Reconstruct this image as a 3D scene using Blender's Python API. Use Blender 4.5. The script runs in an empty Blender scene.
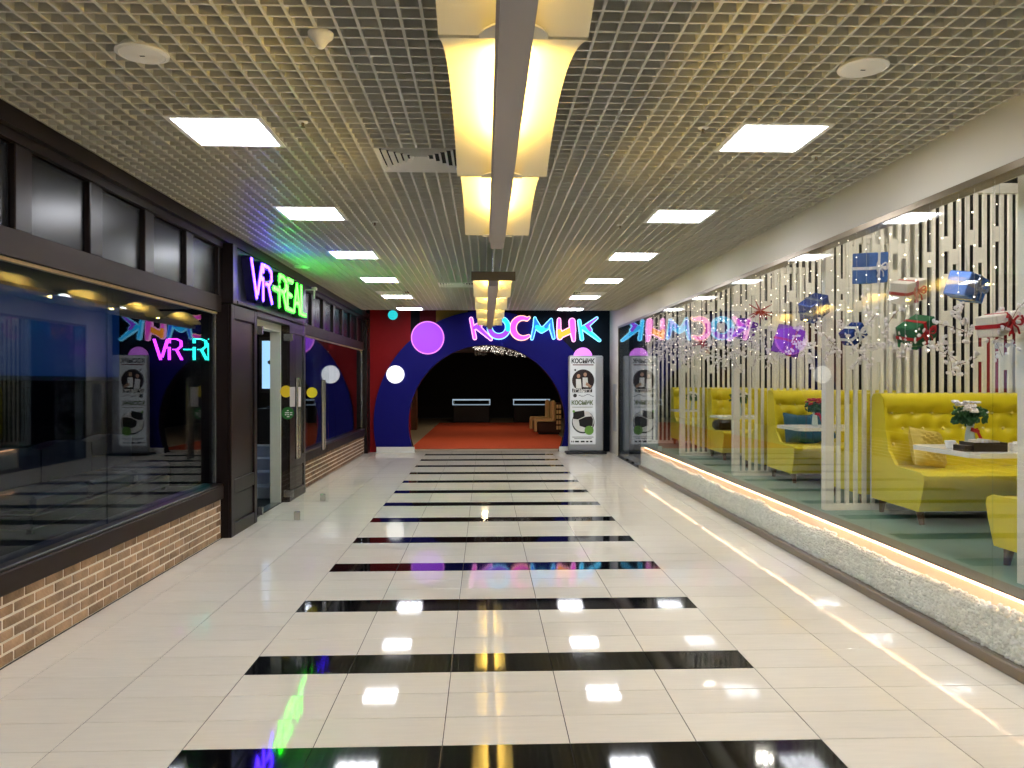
import bpy, bmesh, math, random
from mathutils import Vector, Matrix, Euler
random.seed(7)
scene = bpy.context.scene
C = scene.collection
PI = math.pi
# ------------------------------------------------------------------ camera
F = 760.0                                   # focal length in pixels of a 1024 px wide frame
YAW = math.atan(27.0 / F)                   # the corridor's vanishing point lies 27 px left of centre
PITCH = math.atan(2.0 / F)
cam_d = bpy.data.cameras.new('camera')
cam_d.sensor_width = 36.0
cam_d.lens = F / 1024.0 * 36.0
cam_d.clip_start = 0.02
cam_d.clip_end = 200
cam = bpy.data.objects.new('camera', cam_d)
C.objects.link(cam)
cam.location = (0, 0, 1.70)
cam.rotation_euler = (PI / 2 - PITCH, 0, -YAW)
scene.camera = cam
# ------------------------------------------------------------------ world, exposure
w = bpy.data.worlds.new('world')
scene.world = w
w.use_nodes = True
w.node_tree.nodes['Background'].inputs[0].default_value = (0.02, 0.021, 0.025, 1)
w.node_tree.nodes['Background'].inputs[1].default_value = 1.0
vs = scene.view_settings
vs.view_transform = 'Standard'
vs.look = 'None'
vs.gamma = 1.0
vs.use_curve_mapping = False
vs.exposure = 0.58

# ------------------------------------------------------------------ materials
M = {}
def lin(c):
    out = []
    for v in c[:3]:
        v = v / 255.0
        out.append(v / 12.92 if v <= 0.04045 else ((v + 0.055) / 1.055) ** 2.4)
    return (out[0], out[1], out[2], 1.0)

def mat(name, rgb, rough=0.5, metal=0.0, spec=0.5, coat=0.0, noise=0.0, nscale=8.0, bump=0.0, bscale=60.0,
        rand=0.0, island=False, stretch=None, coat_rough=0.05):
    m = bpy.data.materials.new(name)
    m.use_nodes = True
    nt = m.node_tree
    b = nt.nodes['Principled BSDF']
    col = lin(rgb)
    b.inputs['Base Color'].default_value = col
    b.inputs['Roughness'].default_value = rough
    b.inputs['Metallic'].default_value = metal
    b.inputs['Specular IOR Level'].default_value = spec
    b.inputs['Coat Weight'].default_value = coat
    b.inputs['Coat Roughness'].default_value = coat_rough
    src = None
    tc = nt.nodes.new('ShaderNodeTexCoord')
    mp = nt.nodes.new('ShaderNodeMapping')
    nt.links.new(tc.outputs['Object'], mp.inputs[0])
    if stretch:
        mp.inputs['Scale'].default_value = stretch
    oi = None
    if rand > 0 or noise > 0:
        if island:
            g = nt.nodes.new('ShaderNodeNewGeometry')
            rnd = g.outputs['Random Per Island']
        else:
            oi = nt.nodes.new('ShaderNodeObjectInfo')
            rnd = oi.outputs['Random']
            # every instance gets its own stretch of the pattern
            mul = nt.nodes.new('ShaderNodeMath'); mul.operation = 'MULTIPLY'; mul.inputs[1].default_value = 37.0
            nt.links.new(rnd, mul.inputs[0])
            cmb = nt.nodes.new('ShaderNodeCombineXYZ')
            for k in range(3):
                nt.links.new(mul.outputs[0], cmb.inputs[k])
            nt.links.new(cmb.outputs[0], mp.inputs['Location'])
        nz = nt.nodes.new('ShaderNodeTexNoise')
        nz.inputs['Scale'].default_value = nscale
        nz.inputs['Detail'].default_value = 5
        nt.links.new(mp.outputs[0], nz.inputs[0])
        # value factor = 1 + noise*(n-.5)*2 + rand*(r-.5)*2
        a = nt.nodes.new('ShaderNodeMath'); a.operation = 'MULTIPLY_ADD'
        a.inputs[1].default_value = 2 * noise; a.inputs[2].default_value = 1 - noise
        nt.links.new(nz.outputs[0], a.inputs[0])
        r = nt.nodes.new('ShaderNodeMath'); r.operation = 'MULTIPLY_ADD'
        r.inputs[1].default_value = 2 * rand; r.inputs[2].default_value = -rand
        nt.links.new(rnd, r.inputs[0])
        s = nt.nodes.new('ShaderNodeMath'); s.operation = 'ADD'
        nt.links.new(a.outputs[0], s.inputs[0]); nt.links.new(r.outputs[0], s.inputs[1])
        mx = nt.nodes.new('ShaderNodeVectorMath'); mx.operation = 'SCALE'
        mx.inputs[0].default_value = col[:3]
        nt.links.new(s.outputs[0], mx.inputs['Scale'])
        nt.links.new(mx.outputs[0], b.inputs['Base Color'])
    if bump > 0:
        nb = nt.nodes.new('ShaderNodeTexNoise')
        nb.inputs['Scale'].default_value = bscale
        nt.links.new(tc.outputs['Object'], nb.inputs[0])
        bp = nt.nodes.new('ShaderNodeBump')
        bp.inputs['Strength'].default_value = bump
        bp.inputs['Distance'].default_value = 0.01
        nt.links.new(nb.outputs[0], bp.inputs['Height'])
        nt.links.new(bp.outputs[0], b.inputs['Normal'])
    M[name] = m
    return m

def emit(name, rgb, strength):
    m = bpy.data.materials.new(name)
    m.use_nodes = True
    b = m.node_tree.nodes['Principled BSDF']
    c = lin(rgb)
    b.inputs['Base Color'].default_value = (c[0] * .5, c[1] * .5, c[2] * .5, 1)
    b.inputs['Emission Color'].default_value = c
    b.inputs['Emission Strength'].default_value = strength
    M[name] = m
    return m

def glass(name, ior, tint=(1, 1, 1)):
    m = bpy.data.materials.new(name)
    m.use_nodes = True
    nt = m.node_tree
    nt.nodes.remove(nt.nodes['Principled BSDF'])
    out = nt.nodes['Material Output']
    fr = nt.nodes.new('ShaderNodeFresnel')
    ge = nt.nodes.new('ShaderNodeNewGeometry')      # same reflectance on both faces of the unrefracted pane
    mi = nt.nodes.new('ShaderNodeMapRange')
    mi.inputs['To Min'].default_value = ior; mi.inputs['To Max'].default_value = 1.0 / ior
    nt.links.new(ge.outputs['Backfacing'], mi.inputs['Value']); nt.links.new(mi.outputs[0], fr.inputs[0])
    tr = nt.nodes.new('ShaderNodeBsdfTransparent'); tr.inputs[0].default_value = (*tint, 1)
    gl = nt.nodes.new('ShaderNodeBsdfGlossy'); gl.inputs['Roughness'].default_value = 0.0
    mx = nt.nodes.new('ShaderNodeMixShader')
    nt.links.new(fr.outputs[0], mx.inputs[0]); nt.links.new(tr.outputs[0], mx.inputs[1])
    nt.links.new(gl.outputs[0], mx.inputs[2]); nt.links.new(mx.outputs[0], out.inputs[0])
    M[name] = m
    return m

mat('tile_light', (224, 217, 203), 0.045, spec=0.13, noise=0.07, nscale=5, rand=0.03, stretch=(1, 9, 1))
mat('tile_light_far', (224, 217, 203), 0.045, spec=0.13, noise=0.05, nscale=5, rand=0.03, island=True, stretch=(1, 9, 1))
mat('tile_dark', (11, 11, 12), 0.05, spec=0.4, noise=0.5, nscale=6, rand=0.2, stretch=(1, 9, 1))
mat('tile_dark_far', (11, 11, 12), 0.05, spec=0.4, noise=0.5, nscale=6, rand=0.2, island=True, stretch=(1, 9, 1))
mat('grout', (36, 34, 32), 0.8)
mat('louver', (200, 197, 184), 0.45, noise=0.03)
mat('plenum', (34, 34, 32), 0.9, noise=0.12, nscale=1.5)
mat('soffit', (208, 202, 188), 0.6, noise=0.03, nscale=2)
mat('white_paint', (238, 236, 230), 0.45)
mat('cream_enamel', (232, 224, 196), 0.45)
mat('beam_grey', (158, 152, 150), 0.45, metal=0.2)
mat('steel', (190, 190, 190), 0.25, metal=1.0)
mat('bronze_trim', (118, 104, 84), 0.3, metal=0.8)
mat('dark_wood', (26, 17, 16), 0.32, spec=0.3, noise=0.3, nscale=4, stretch=(6, 6, 1))
mat('wood_rail', (44, 34, 30), 0.5, spec=0.15, noise=0.22, nscale=4, stretch=(6, 1, 6))
mat('panel_satin', (17, 17, 20), 0.27, spec=0.34, noise=0.05)
mat('mortar', (240, 230, 212), 0.85, bump=0.3)
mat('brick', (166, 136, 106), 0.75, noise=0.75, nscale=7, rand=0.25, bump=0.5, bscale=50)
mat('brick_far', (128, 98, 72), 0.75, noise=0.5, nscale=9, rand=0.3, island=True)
mat('black', (6, 6, 7), 0.5)
mat('near_black', (14, 14, 16), 0.45)
mat('shop_dark', (7, 9, 15), 0.7, spec=0.2)
mat('shop_floor', (17, 19, 23), 0.6, spec=0.2, noise=0.2)
mat('sign_board', (62, 66, 84), 0.28, metal=0.7)
mat('end_navy', (5, 6, 16), 0.6, spec=0.2)
mat('end_teal', (3, 16, 26), 0.6, spec=0.2)
mat('end_red', (136, 8, 14), 0.6, spec=0.2, noise=0.05)
mat('end_darkred', (80, 6, 12), 0.6, spec=0.2)
mat('end_ochre', (140, 108, 14), 0.5)
mat('arch_blue', (8, 7, 112), 0.6, spec=0.2, noise=0.15, nscale=60, bump=0.2, bscale=200)
mat('carpet', (206, 84, 48), 0.95, noise=0.12, nscale=6, bump=0.3, bscale=300)
mat('hall_floor', (176, 166, 146), 0.5, noise=0.1)
mat('hall_wall', (16, 12, 12), 0.6)
mat('hall_wood', (110, 66, 34), 0.5, noise=0.2, nscale=5)
mat('hall_ceiling', (52, 30, 22), 0.6)
mat('yellow_leather', (226, 206, 40), 0.32, spec=0.45, noise=0.05, nscale=3)
mat('gold_button', (246, 234, 150), 0.25)
mat('leg_wood', (96, 62, 38), 0.45)
mat('pillow_yellow', (212, 186, 88), 0.6, noise=0.05)
mat('pillow_teal', (28, 84, 104), 0.6, noise=0.15, nscale=12)
mat('table_white', (232, 230, 226), 0.2)
mat('green_floor', (84, 122, 112), 0.35, noise=0.06, nscale=5)
mat('slat_cream', (232, 227, 215), 0.5, noise=0.03)
mat('slat_side', (186, 176, 158), 0.5)
mat('pebble', (250, 248, 242), 0.6, rand=0.12, island=True, noise=0.02)
mat('curb_brown', (120, 106, 92), 0.35, noise=0.1)
mat('ledge_board', (226, 208, 186), 0.6)
mat('floor_edge', (98, 84, 72), 0.4)
mat('rest_wall', (30, 30, 34), 0.7)
mat('rest_dark', (24, 24, 27), 0.6)
mat('rest_red', (150, 22, 30), 0.5)
mat('foil_blue', (84, 130, 214), 0.25, metal=0.3)
mat('foil_navy', (40, 70, 150), 0.25, metal=0.3)
mat('foil_silver', (170, 180, 205), 0.22, metal=0.6)
mat('foil_purple', (150, 84, 214), 0.25, metal=0.4)
mat('paper_green', (22, 94, 52), 0.35)
mat('paper_white', (228, 220, 210), 0.5)
mat('ribbon_red', (180, 22, 30), 0.35)
mat('ribbon_white', (232, 232, 236), 0.3)
mat('string', (200, 200, 200), 0.6)
mat('leaf', (44, 92, 48), 0.6, noise=0.2, nscale=20)
mat('petal', (244, 236, 236), 0.6)
mat('twig', (120, 92, 70), 0.7)
mat('tray_brown', (42, 28, 22), 0.4)
mat('ceramic', (240, 238, 234), 0.15)
mat('vase_glass', (196, 210, 206), 0.08, spec=0.8)
mat('standee_frame', (176, 178, 182), 0.35, metal=0.3)
emit('standee_paper_glow', (236, 238, 238), .26)  # paper made to glow slightly, standing in for light falling on it
mat('ink_black', (16, 14, 14), 0.5)
mat('ink_maroon', (96, 28, 36), 0.5)
mat('ink_green', (84, 100, 40), 0.5)
mat('ink_brown', (38, 18, 20), 0.5)
mat('ink_skin', (196, 150, 122), 0.5)
mat('ink_white', (238, 236, 232), 0.5)
mat('ink_lime', (110, 164, 66), 0.5)
mat('stone_step', (150, 160, 176), 0.6, noise=0.08)
mat('sticker_yellow', (236, 208, 36), 0.4)
mat('sticker_green', (42, 118, 48), 0.4)
mat('jamb_white', (206, 208, 196), 0.5, noise=0.05)
mat('cream_trim', (222, 196, 156), 0.4)
mat('chair_cream', (226, 196, 140), 0.5)
mat('chair_brown', (58, 30, 18), 0.5)
mat('console_black', (10, 10, 11), 0.35)
mat('beanbag_blue', (12, 24, 48), 0.5)
mat('vr_body', (20, 14, 70), 0.35)
mat('real_body', (8, 60, 22), 0.35)
glass('glass_clear', 1.5, (0.97, 0.985, 0.98))
glass('glass_dark', 1.36, (0.72, 0.78, 0.86))
emit('panel_tube', (246, 248, 255), 21)
emit('panel_tube_soft', (240, 244, 255), 9)
mat('panel_tray', (236, 238, 244), 0.6)
emit('warm_tube', (255, 216, 112), 70)
emit('led_warm', (255, 200, 156), 8)
emit('led_brick', (255, 206, 140), 9)
emit('k_pink', (232, 70, 200), 1.35)
emit('k_rim', (255, 176, 236), 1.35)
emit('k_purple', (132, 56, 214), 1.35)
emit('k_cyan', (24, 180, 240), 1.35)
emit('k_blue', (18, 96, 226), 1.35)
emit('k_orange', (246, 150, 34), 1.35)
emit('k_rimcyan', (130, 220, 255), 1.35)
emit('k_rimorange', (255, 190, 160), 1.35)
emit('disc_purple', (140, 54, 212), 1.05)
emit('disc_purple_rim', (226, 130, 245), .9)
emit('disc_white', (250, 250, 252), .9)
emit('disc_cyan', (40, 200, 206), .7)
emit('neon_violet', (70, 34, 255), 26)
emit('neon_green', (40, 255, 30), 17)
emit('neon_magenta', (214, 60, 250), 4)
emit('neon_teal', (40, 230, 200), 4)
emit('shop_screen', (8, 46, 92), .38)
emit('shop_monitor', (150, 196, 236), 1.0)
emit('blue_lamp', (50, 110, 255), 3)
emit('fairy', (255, 240, 216), 5)
emit('bead', (255, 246, 230), 2.0)
emit('hall_fill', (255, 224, 180), 170)
emit('rest_fill', (255, 246, 234), 220)
emit('counter_edge', (176, 200, 220), 0.5)

# ------------------------------------------------------------------ mesh helpers
ORG = {}
def base(o):
    if o is None: return Vector((0, 0, 0))
    return ORG.get(o.name, Vector((0, 0, 0)))

def link(o, parent=None):
    C.objects.link(o)
    if parent is not None:
        o.parent = parent
    return o

def tag(o, label=None, cat=None, group=None, kind=None):
    if label: o['label'] = label
    if cat: o['category'] = cat
    if group: o['group'] = group
    if kind: o['kind'] = kind
    return o

def thing(name, label, cat, loc=(0, 0, 0), rz=0.0, group=None, rot=None):
    o = bpy.data.objects.new(name, None)
    o.empty_display_size = 0.1
    C.objects.link(o)
    o.location = loc
    o.rotation_euler = rot if rot else (0, 0, rz)
    ORG[o.name] = Vector(loc)
    return tag(o, label, cat, group)

def struct_empty(name, loc=(0, 0, 0)):
    o = bpy.data.objects.new(name, None)
    C.objects.link(o)
    o.location = loc
    ORG[o.name] = Vector(loc)
    o['kind'] = 'structure'
    return o

class MB:
    def __init__(s):
        s.v = []; s.f = []; s.m = []; s.mats = []; s.cur = 0
    def use(s, name):
        if name not in s.mats: s.mats.append(name)
        s.cur = s.mats.index(name); return s
    def add(s, verts, faces, mtx=None):
        o = len(s.v)
        for p in verts:
            p = Vector(p)
            s.v.append(mtx @ p if mtx else p)
        for f in faces:
            s.f.append([i + o for i in f]); s.m.append(s.cur)
        return s
    def box(s, x0, x1, y0, y1, z0, z1, mtx=None):
        v = [(x0, y0, z0), (x1, y0, z0), (x1, y1, z0), (x0, y1, z0), (x0, y0, z1), (x1, y0, z1), (x1, y1, z1), (x0, y1, z1)]
        f = [(0, 3, 2, 1), (4, 5, 6, 7), (0, 1, 5, 4), (1, 2, 6, 5), (2, 3, 7, 6), (3, 0, 4, 7)]
        return s.add(v, f, mtx)
    def bbox(s, x0, x1, y0, y1, z0, z1, b, mtx=None):
        """box with chamfered edges (24 vertices)"""
        X = (x0, x1); Y = (y0, y1); Z = (z0, z1)
        b = min(b, (x1 - x0) * .49, (y1 - y0) * .49, (z1 - z0) * .49)
        v = []; idx = {}
        for i in (0, 1):
            for j in (0, 1):
                for k in (0, 1):
                    sx, sy, sz = (1, -1)[i], (1, -1)[j], (1, -1)[k]
                    p = (X[i], Y[j], Z[k])
                    for a in range(3):
                        q = [p[0] + sx * b, p[1] + sy * b, p[2] + sz * b]; q[a] = p[a]
                        idx[(i, j, k, a)] = len(v); v.append(tuple(q))
        f = []
        for i in (0, 1):
            q = [idx[(i, 0, 0, 0)], idx[(i, 1, 0, 0)], idx[(i, 1, 1, 0)], idx[(i, 0, 1, 0)]]; f.append(q if i else q[::-1])
            q = [idx[(0, i, 0, 1)], idx[(1, i, 0, 1)], idx[(1, i, 1, 1)], idx[(0, i, 1, 1)]]; f.append(q[::-1] if i else q)
            q = [idx[(0, 0, i, 2)], idx[(1, 0, i, 2)], idx[(1, 1, i, 2)], idx[(0, 1, i, 2)]]; f.append(q if i else q[::-1])
        for i in (0, 1):
            for j in (0, 1):
                f.append([idx[(i, j, 0, 0)], idx[(i, j, 1, 0)], idx[(i, j, 1, 1)], idx[(i, j, 0, 1)]])
                f.append([idx[(i, 0, j, 0)], idx[(i, 1, j, 0)], idx[(i, 1, j, 2)], idx[(i, 0, j, 2)]])
                f.append([idx[(0, i, j, 1)], idx[(1, i, j, 1)], idx[(1, i, j, 2)], idx[(0, i, j, 2)]])
                for k in (0, 1):
                    f.append([idx[(i, j, k, 0)], idx[(i, j, k, 1)], idx[(i, j, k, 2)]])
        return s.add(v, f, mtx)
    def prism(s, poly, a, b, axis='y', mtx=None):
        """extrude a 2D outline: axis y -> (x,z), axis x -> (y,z), axis z -> (x,y)"""
        def P(u, v, t):
            return (u, t, v) if axis == 'y' else ((t, u, v) if axis == 'x' else (u, v, t))
        n = len(poly)
        v = [P(p[0], p[1], a) for p in poly] + [P(p[0], p[1], b) for p in poly]
        f = [list(range(n)), list(range(2 * n - 1, n - 1, -1))]
        for i in range(n):
            j = (i + 1) % n
            f.append([i, i + n, j + n, j])
        return s.add(v, f, mtx)
    def tube(s, pts, r, n=8, mtx=None, cap=True):
        pts = [Vector(p) for p in pts]
        rr = r if isinstance(r, (list, tuple)) else [r] * len(pts)
        v = []; f = []
        up = None
        for i, p in enumerate(pts):
            t = (pts[min(i + 1, len(pts) - 1)] - pts[max(i - 1, 0)]).normalized()
            if up is None or abs(up.dot(t)) > 0.98:
                up = Vector((0, 0, 1)) if abs(t.z) < 0.9 else Vector((1, 0, 0))
            a = t.cross(up).normalized(); b = a.cross(t).normalized(); up = b
            for k in range(n):
                an = 2 * PI * k / n
                v.append(p + (a * math.cos(an) + b * math.sin(an)) * rr[i])
        for i in range(len(pts) - 1):
            for k in range(n):
                k2 = (k + 1) % n
                f.append([i * n + k, i * n + k2, (i + 1) * n + k2, (i + 1) * n + k])
        if cap:
            f.append(list(range(n))[::-1]); f.append([(len(pts) - 1) * n + k for k in range(n)])
        return s.add(v, f, mtx)
    def lathe(s, prof, n=16, mtx=None):
        """profile of (r, z) around z"""
        v = []; f = []
        for r, z in prof:
            for k in range(n):
                a = 2 * PI * k / n
                v.append((r * math.cos(a), r * math.sin(a), z))
        for i in range(len(prof) - 1):
            for k in range(n):
                k2 = (k + 1) % n
                f.append([i * n + k, i * n + k2, (i + 1) * n + k2, (i + 1) * n + k])
        f.append(list(range(n))[::-1]); f.append([(len(prof) - 1) * n + k for k in range(n)])
        return s.add(v, f, mtx)
    def capsule(s, a, b, ra, rb, t0, t1, axis='y', n=7):
        """tapered rounded stroke in a plane, extruded from t0 to t1"""
        ax, ay = a; bx, by = b
        an = math.atan2(by - ay, bx - ax)
        poly = []
        for k in range(n + 1):
            q = an - PI / 2 + PI * k / n
            poly.append((bx + rb * math.cos(q), by + rb * math.sin(q)))
        for k in range(n + 1):
            q = an + PI / 2 + PI * k / n
            poly.append((ax + ra * math.cos(q), ay + ra * math.sin(q)))
        return s.prism(poly, t0, t1, axis)
    def ico(s, c, r, sub=1, sc=(1, 1, 1), rot=None):
        v, f = ICO[sub]
        m = Matrix.Translation(c)
        if rot: m = m @ rot.to_matrix().to_4x4()
        m = m @ Matrix.Diagonal((r * sc[0], r * sc[1], r * sc[2], 1))
        return s.add(v, f, m)
    def mesh(s, name, smooth=False, off=None):
        me = bpy.data.meshes.new(name)
        off = off or Vector((0, 0, 0))
        me.from_pydata([tuple(p - off) for p in s.v], [], s.f)
        for n in s.mats: me.materials.append(M[n])
        me.polygons.foreach_set('material_index', s.m)
        bm = bmesh.new(); bm.from_mesh(me)
        bmesh.ops.recalc_face_normals(bm, faces=bm.faces)
        bm.to_mesh(me); bm.free()
        if smooth:
            me.polygons.foreach_set('use_smooth', [True] * len(me.polygons))
            me.set_sharp_from_angle(angle=math.radians(40))
        me.update()
        return me
    def build(s, name, m=None, parent=None, smooth=False, world=True, kind=None, label=None):
        if not s.mats:
            s.mats = [m]; s.m = [0] * len(s.f)
        off = base(parent) if (parent is not None and world) else Vector((0, 0, 0))
        o = bpy.data.objects.new(name, s.mesh(name, smooth, off))
        link(o, parent)
        ORG[o.name] = off
        if kind: o['kind'] = kind
        if label: o['label'] = label
        return o
def _ico(sub):
    bm = bmesh.new(); bmesh.ops.create_icosphere(bm, subdivisions=sub, radius=1)
    v = [tuple(x.co) for x in bm.verts]; f = [[q.index for q in p.verts] for p in bm.faces]
    bm.free(); return v, f
ICO = {k: _ico(k) for k in (1, 2, 3)}

def inst(name, me, loc, parent, rot=None, scale=None):
    o = bpy.data.objects.new(name, me)
    link(o, parent)
    o.location = Vector(loc) - base(parent)
    if rot: o.rotation_euler = rot
    if scale: o.scale = scale
    return o

def copy_tree(o, parent=None):
    c = o.copy(); C.objects.link(c)
    if parent is not None: c.parent = parent
    for ch in list(o.children):
        copy_tree(ch, c)
    return c

def part(name, m, parent, *boxes, bevel=0.0, kind=None, label=None):
    mb = MB().use(m)
    for b in boxes:
        if bevel: mb.bbox(*b, bevel)
        else: mb.box(*b)
    return mb.build(name, None, parent, kind=kind, label=label)

def text(name, body, size, m, parent, loc, rot, depth=0.001, align='CENTER', sx=1.0, bold=0.0):
    cu = bpy.data.curves.new(name, 'FONT')
    cu.body = body; cu.size = size; cu.extrude = depth; cu.align_x = align; cu.align_y = 'CENTER'
    cu.resolution_u = 3
    cu.offset = bold
    tmp = bpy.data.objects.new(name + '_tmp', cu)
    C.objects.link(tmp)
    dg = bpy.context.evaluated_depsgraph_get()
    me = bpy.data.meshes.new_from_object(tmp.evaluated_get(dg))
    bpy.data.objects.remove(tmp); bpy.data.curves.remove(cu)
    me.name = name
    me.materials.clear(); me.materials.append(M[m])
    o = bpy.data.objects.new(name, me)
    link(o, parent)
    o.location = Vector(loc) - base(parent)
    o.rotation_euler = rot
    o.scale = (sx, 1, 1)
    return o
ORDN = ['first', 'second', 'third', 'fourth', 'fifth', 'sixth', 'seventh', 'eighth', 'ninth', 'tenth', 'eleventh', 'twelfth']

# ------------------------------------------------------------------ measures (metres)
XL, XR = -2.86, 3.05            # brick face on the left, glass on the right
ZC = 3.335                      # underside of the louvre ceiling
YB = -4.0                       # corridor goes on behind the viewpoint
YE = 18.5                       # end wall
YCE = 17.34                     # last row of ceiling modules
RF = 0.42                       # raised restaurant floor

# ================================================================== FLOOR
fl = MB().use('grout').box(-2.95, 3.2, YB - .1, 19.5, -0.12, -0.003).build('floor')
fl['kind'] = 'structure'
tl = {}
def tile_mesh(wd, m):
    key = (round(wd, 3), m)
    if key not in tl:
        tl[key] = MB().use(m).bbox(-wd / 2 + .002, wd / 2 - .002, -.148, .148, -.010, 0, .0012).mesh(m)
    return tl[key]
xs = [-2.86, -2.6, -2.0, -1.4, -.8, -.2, .4, 1.0, 1.6, 2.2, 2.8, 3.05]
far = {'tile_light_far': MB().use('tile_light_far'), 'tile_dark_far': MB().use('tile_dark_far')}
k0 = int(math.floor((YB - 4.46) / .3))
cnt = 0
for k in range(k0, 48):
    y0 = 4.46 + .3 * k
    if y0 > 18.75: break
    for i in range(len(xs) - 1):
        dark = (k % 4 == 0) and 3 <= i <= 7
        xa, xb = xs[i], xs[i + 1]
        yc = y0 + .15
        vis = 2.6 < yc < 10.6 and not (yc < 4.2 and (i in (0, 1, 10)))
        if vis and cnt < 300:
            inst('dark_tile' if dark else 'floor_tile', tile_mesh(xb - xa, 'tile_dark' if dark else 'tile_light'), ((xa + xb) / 2, yc, 0), fl)
            cnt += 1
        else:
            far['tile_dark_far' if dark else 'tile_light_far'].bbox(xa + .002, xb - .002, y0 + .002, y0 + .298, -.010, 0, .0012)
far['tile_light_far'].build('floor_tile', None, fl, kind='stuff')
far['tile_dark_far'].build('dark_tile', None, fl, kind='stuff')

# ================================================================== CEILING
ce = MB().use('plenum').box(-3.0, 3.2, YB - .1, YCE + .02, 3.95, 4.05).build('ceiling')
ce['kind'] = 'structure'
GX0, GY0, S = -3.18, 4.74, .6
HT = .05
def module_mesh(x0, x1, y0, y1):
    """louvre strips on a 100 mm pitch, seam edges doubled"""
    mb = MB().use('louver')
    t = .007
    for q in range(7):
        x = GX0 + round((x0 - GX0) // .6) * .6 + q * .1
        if x0 - 1e-4 <= x <= x1 + 1e-4:
            if q == 0: mb.box(x + .0005, x + .008, y0, y1, 0, HT)
            elif q == 6: mb.box(x - .008, x - .0005, y0, y1, 0, HT)
            else: mb.box(x - t, x + t, y0, y1, 0, HT)
    for q in range(7):
        y = y0 + q * .1
        if q == 0: mb.box(x0, x1, y + .0005, y + .008, .0006, HT - .0006)
        elif q == 6: mb.box(x0, x1, y - .008, y - .0005, .0006, HT - .0006)
        else: mb.box(x0, x1, y - t, y + t, .0006, HT - .0006)
    return mb.mesh('louver_tile', off=Vector(((x0 + x1) / 2, (y0 + y1) / 2, 0)))
PANEL_COL = (2, 8)                       # module columns that hold the light panels
panel_rows = [j for j in range(-13, 22) if j % 4 == 0]
holes = {(c, j) for c in PANEL_COL for j in panel_rows}
holes |= {(4, 1), (8, 15), (2, 15), (4, 13)}
mods = {}
faru = MB().use('louver')
for j in range(-13, 21):
    for c in range(0, 11):
        if (c, j) in holes: continue
        x0 = max(GX0 + c * S, -2.80); x1 = min(GX0 + (c + 1) * S, XR + .02)
        if x1 - x0 < .05: continue
        y0 = GY0 + j * S
        key = (c if c in (0, 10) else 5)
        if key not in mods:
            mods[key] = module_mesh(x0, x1, y0, y0 + S)
        me = mods[key]
        if j >= -4:
            inst('louver_tile', me, ((x0 + x1) / 2, y0 + S / 2, ZC), ce)
        else:
            for p in me.polygons:
                pass
            off = Vector(((x0 + x1) / 2, y0 + S / 2, ZC))
            faru.add([v.co + off for v in me.vertices], [list(p.vertices) for p in me.polygons])
faru.build('louver_tile', None, ce, kind='stuff')
part('edge_angle', 'louver', ce, (-2.815, -2.79, YB, YCE, ZC - .004, ZC + .03))

def make_panel():
    r = thing('ceiling_light', 'x', 'light')
    fr = MB().use('white_paint')
    a, b = .30, .268
    fr.box(-a, a, -a, -b, -.006, .03); fr.box(-a, a, b, a, -.006, .03)
    fr.box(-a, -b, -b, b, -.006, .03); fr.box(b, a, -b, b, -.006, .03)
    fr.build('frame', None, r)
    MB().use('panel_tray').box(-b, b, -b, b, .028, .04).build('reflector', None, r)
    for q in range(4):
        x = -.195 + q * .13
        MB().use('panel_tube').bbox(x - .052, x + .052, -.258, .258, .004, .022, .008).build('tube', None, r)
    return r
pan = make_panel()
first = True
for c in PANEL_COL:
    side = 'left' if c == 2 else 'right'
    seen = 0
    for j in panel_rows:
        o = pan if first else copy_tree(pan)
        first = False
        o.location = (GX0 + (c + .5) * S, GY0 + (j + .5) * S, ZC)
        if j >= 0:
            o['label'] = 'square white ceiling light panel, %s one from the viewer in the %s row' % (ORDN[seen], side)
            seen += 1
        else:
            o['label'] = 'square white ceiling light panel of the %s row, overhead or behind the viewer' % side
        o['group'] = 'square ceiling light panels'

# air diffusers
def diffuser(c, j, label):
    r = thing('air_diffuser', label, 'vent', (GX0 + (c + .5) * S, GY0 + (j + .5) * S, ZC), group='square air diffusers')
    MB().use('plenum').box(-.29, .29, -.29, .29, .05, .06).build('backing', None, r, world=False)
    for q in range(6):
        a = .30 - q * .046; b = a - .022
        z0 = -.004 + q * .003
        mb = MB().use('white_paint')
        # sloped square ring
        o1 = [(-a, -a), (a, -a), (a, a), (-a, a)]; i1 = [(-b, -b), (b, -b), (b, b), (-b, b)]
        v = [(x, y, z0) for x, y in o1] + [(x, y, z0 + .03) for x, y in i1] + [(x, y, z0 + .004) for x, y in o1] + [(x, y, z0 + .034) for x, y in i1]
        f = []
        for e in range(4):
            g = (e + 1) % 4
            f += [[e, g, 4 + g, 4 + e], [8 + e, 12 + e, 12 + g, 8 + g], [e, 8 + e, 8 + g, g], [4 + e, 4 + g, 12 + g, 12 + e]]
        mb.add(v, f)
        mb.build('ring_blade', None, r, world=False)
diffuser(4, 1, 'white square air diffuser beside the near hanging lamps')
diffuser(8, 15, 'far air diffuser in the right row of light panels')
diffuser(2, 15, 'far air diffuser in the left row of light panels')
diffuser(4, 13, 'far air diffuser left of the distant hanging lamps')

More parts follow.
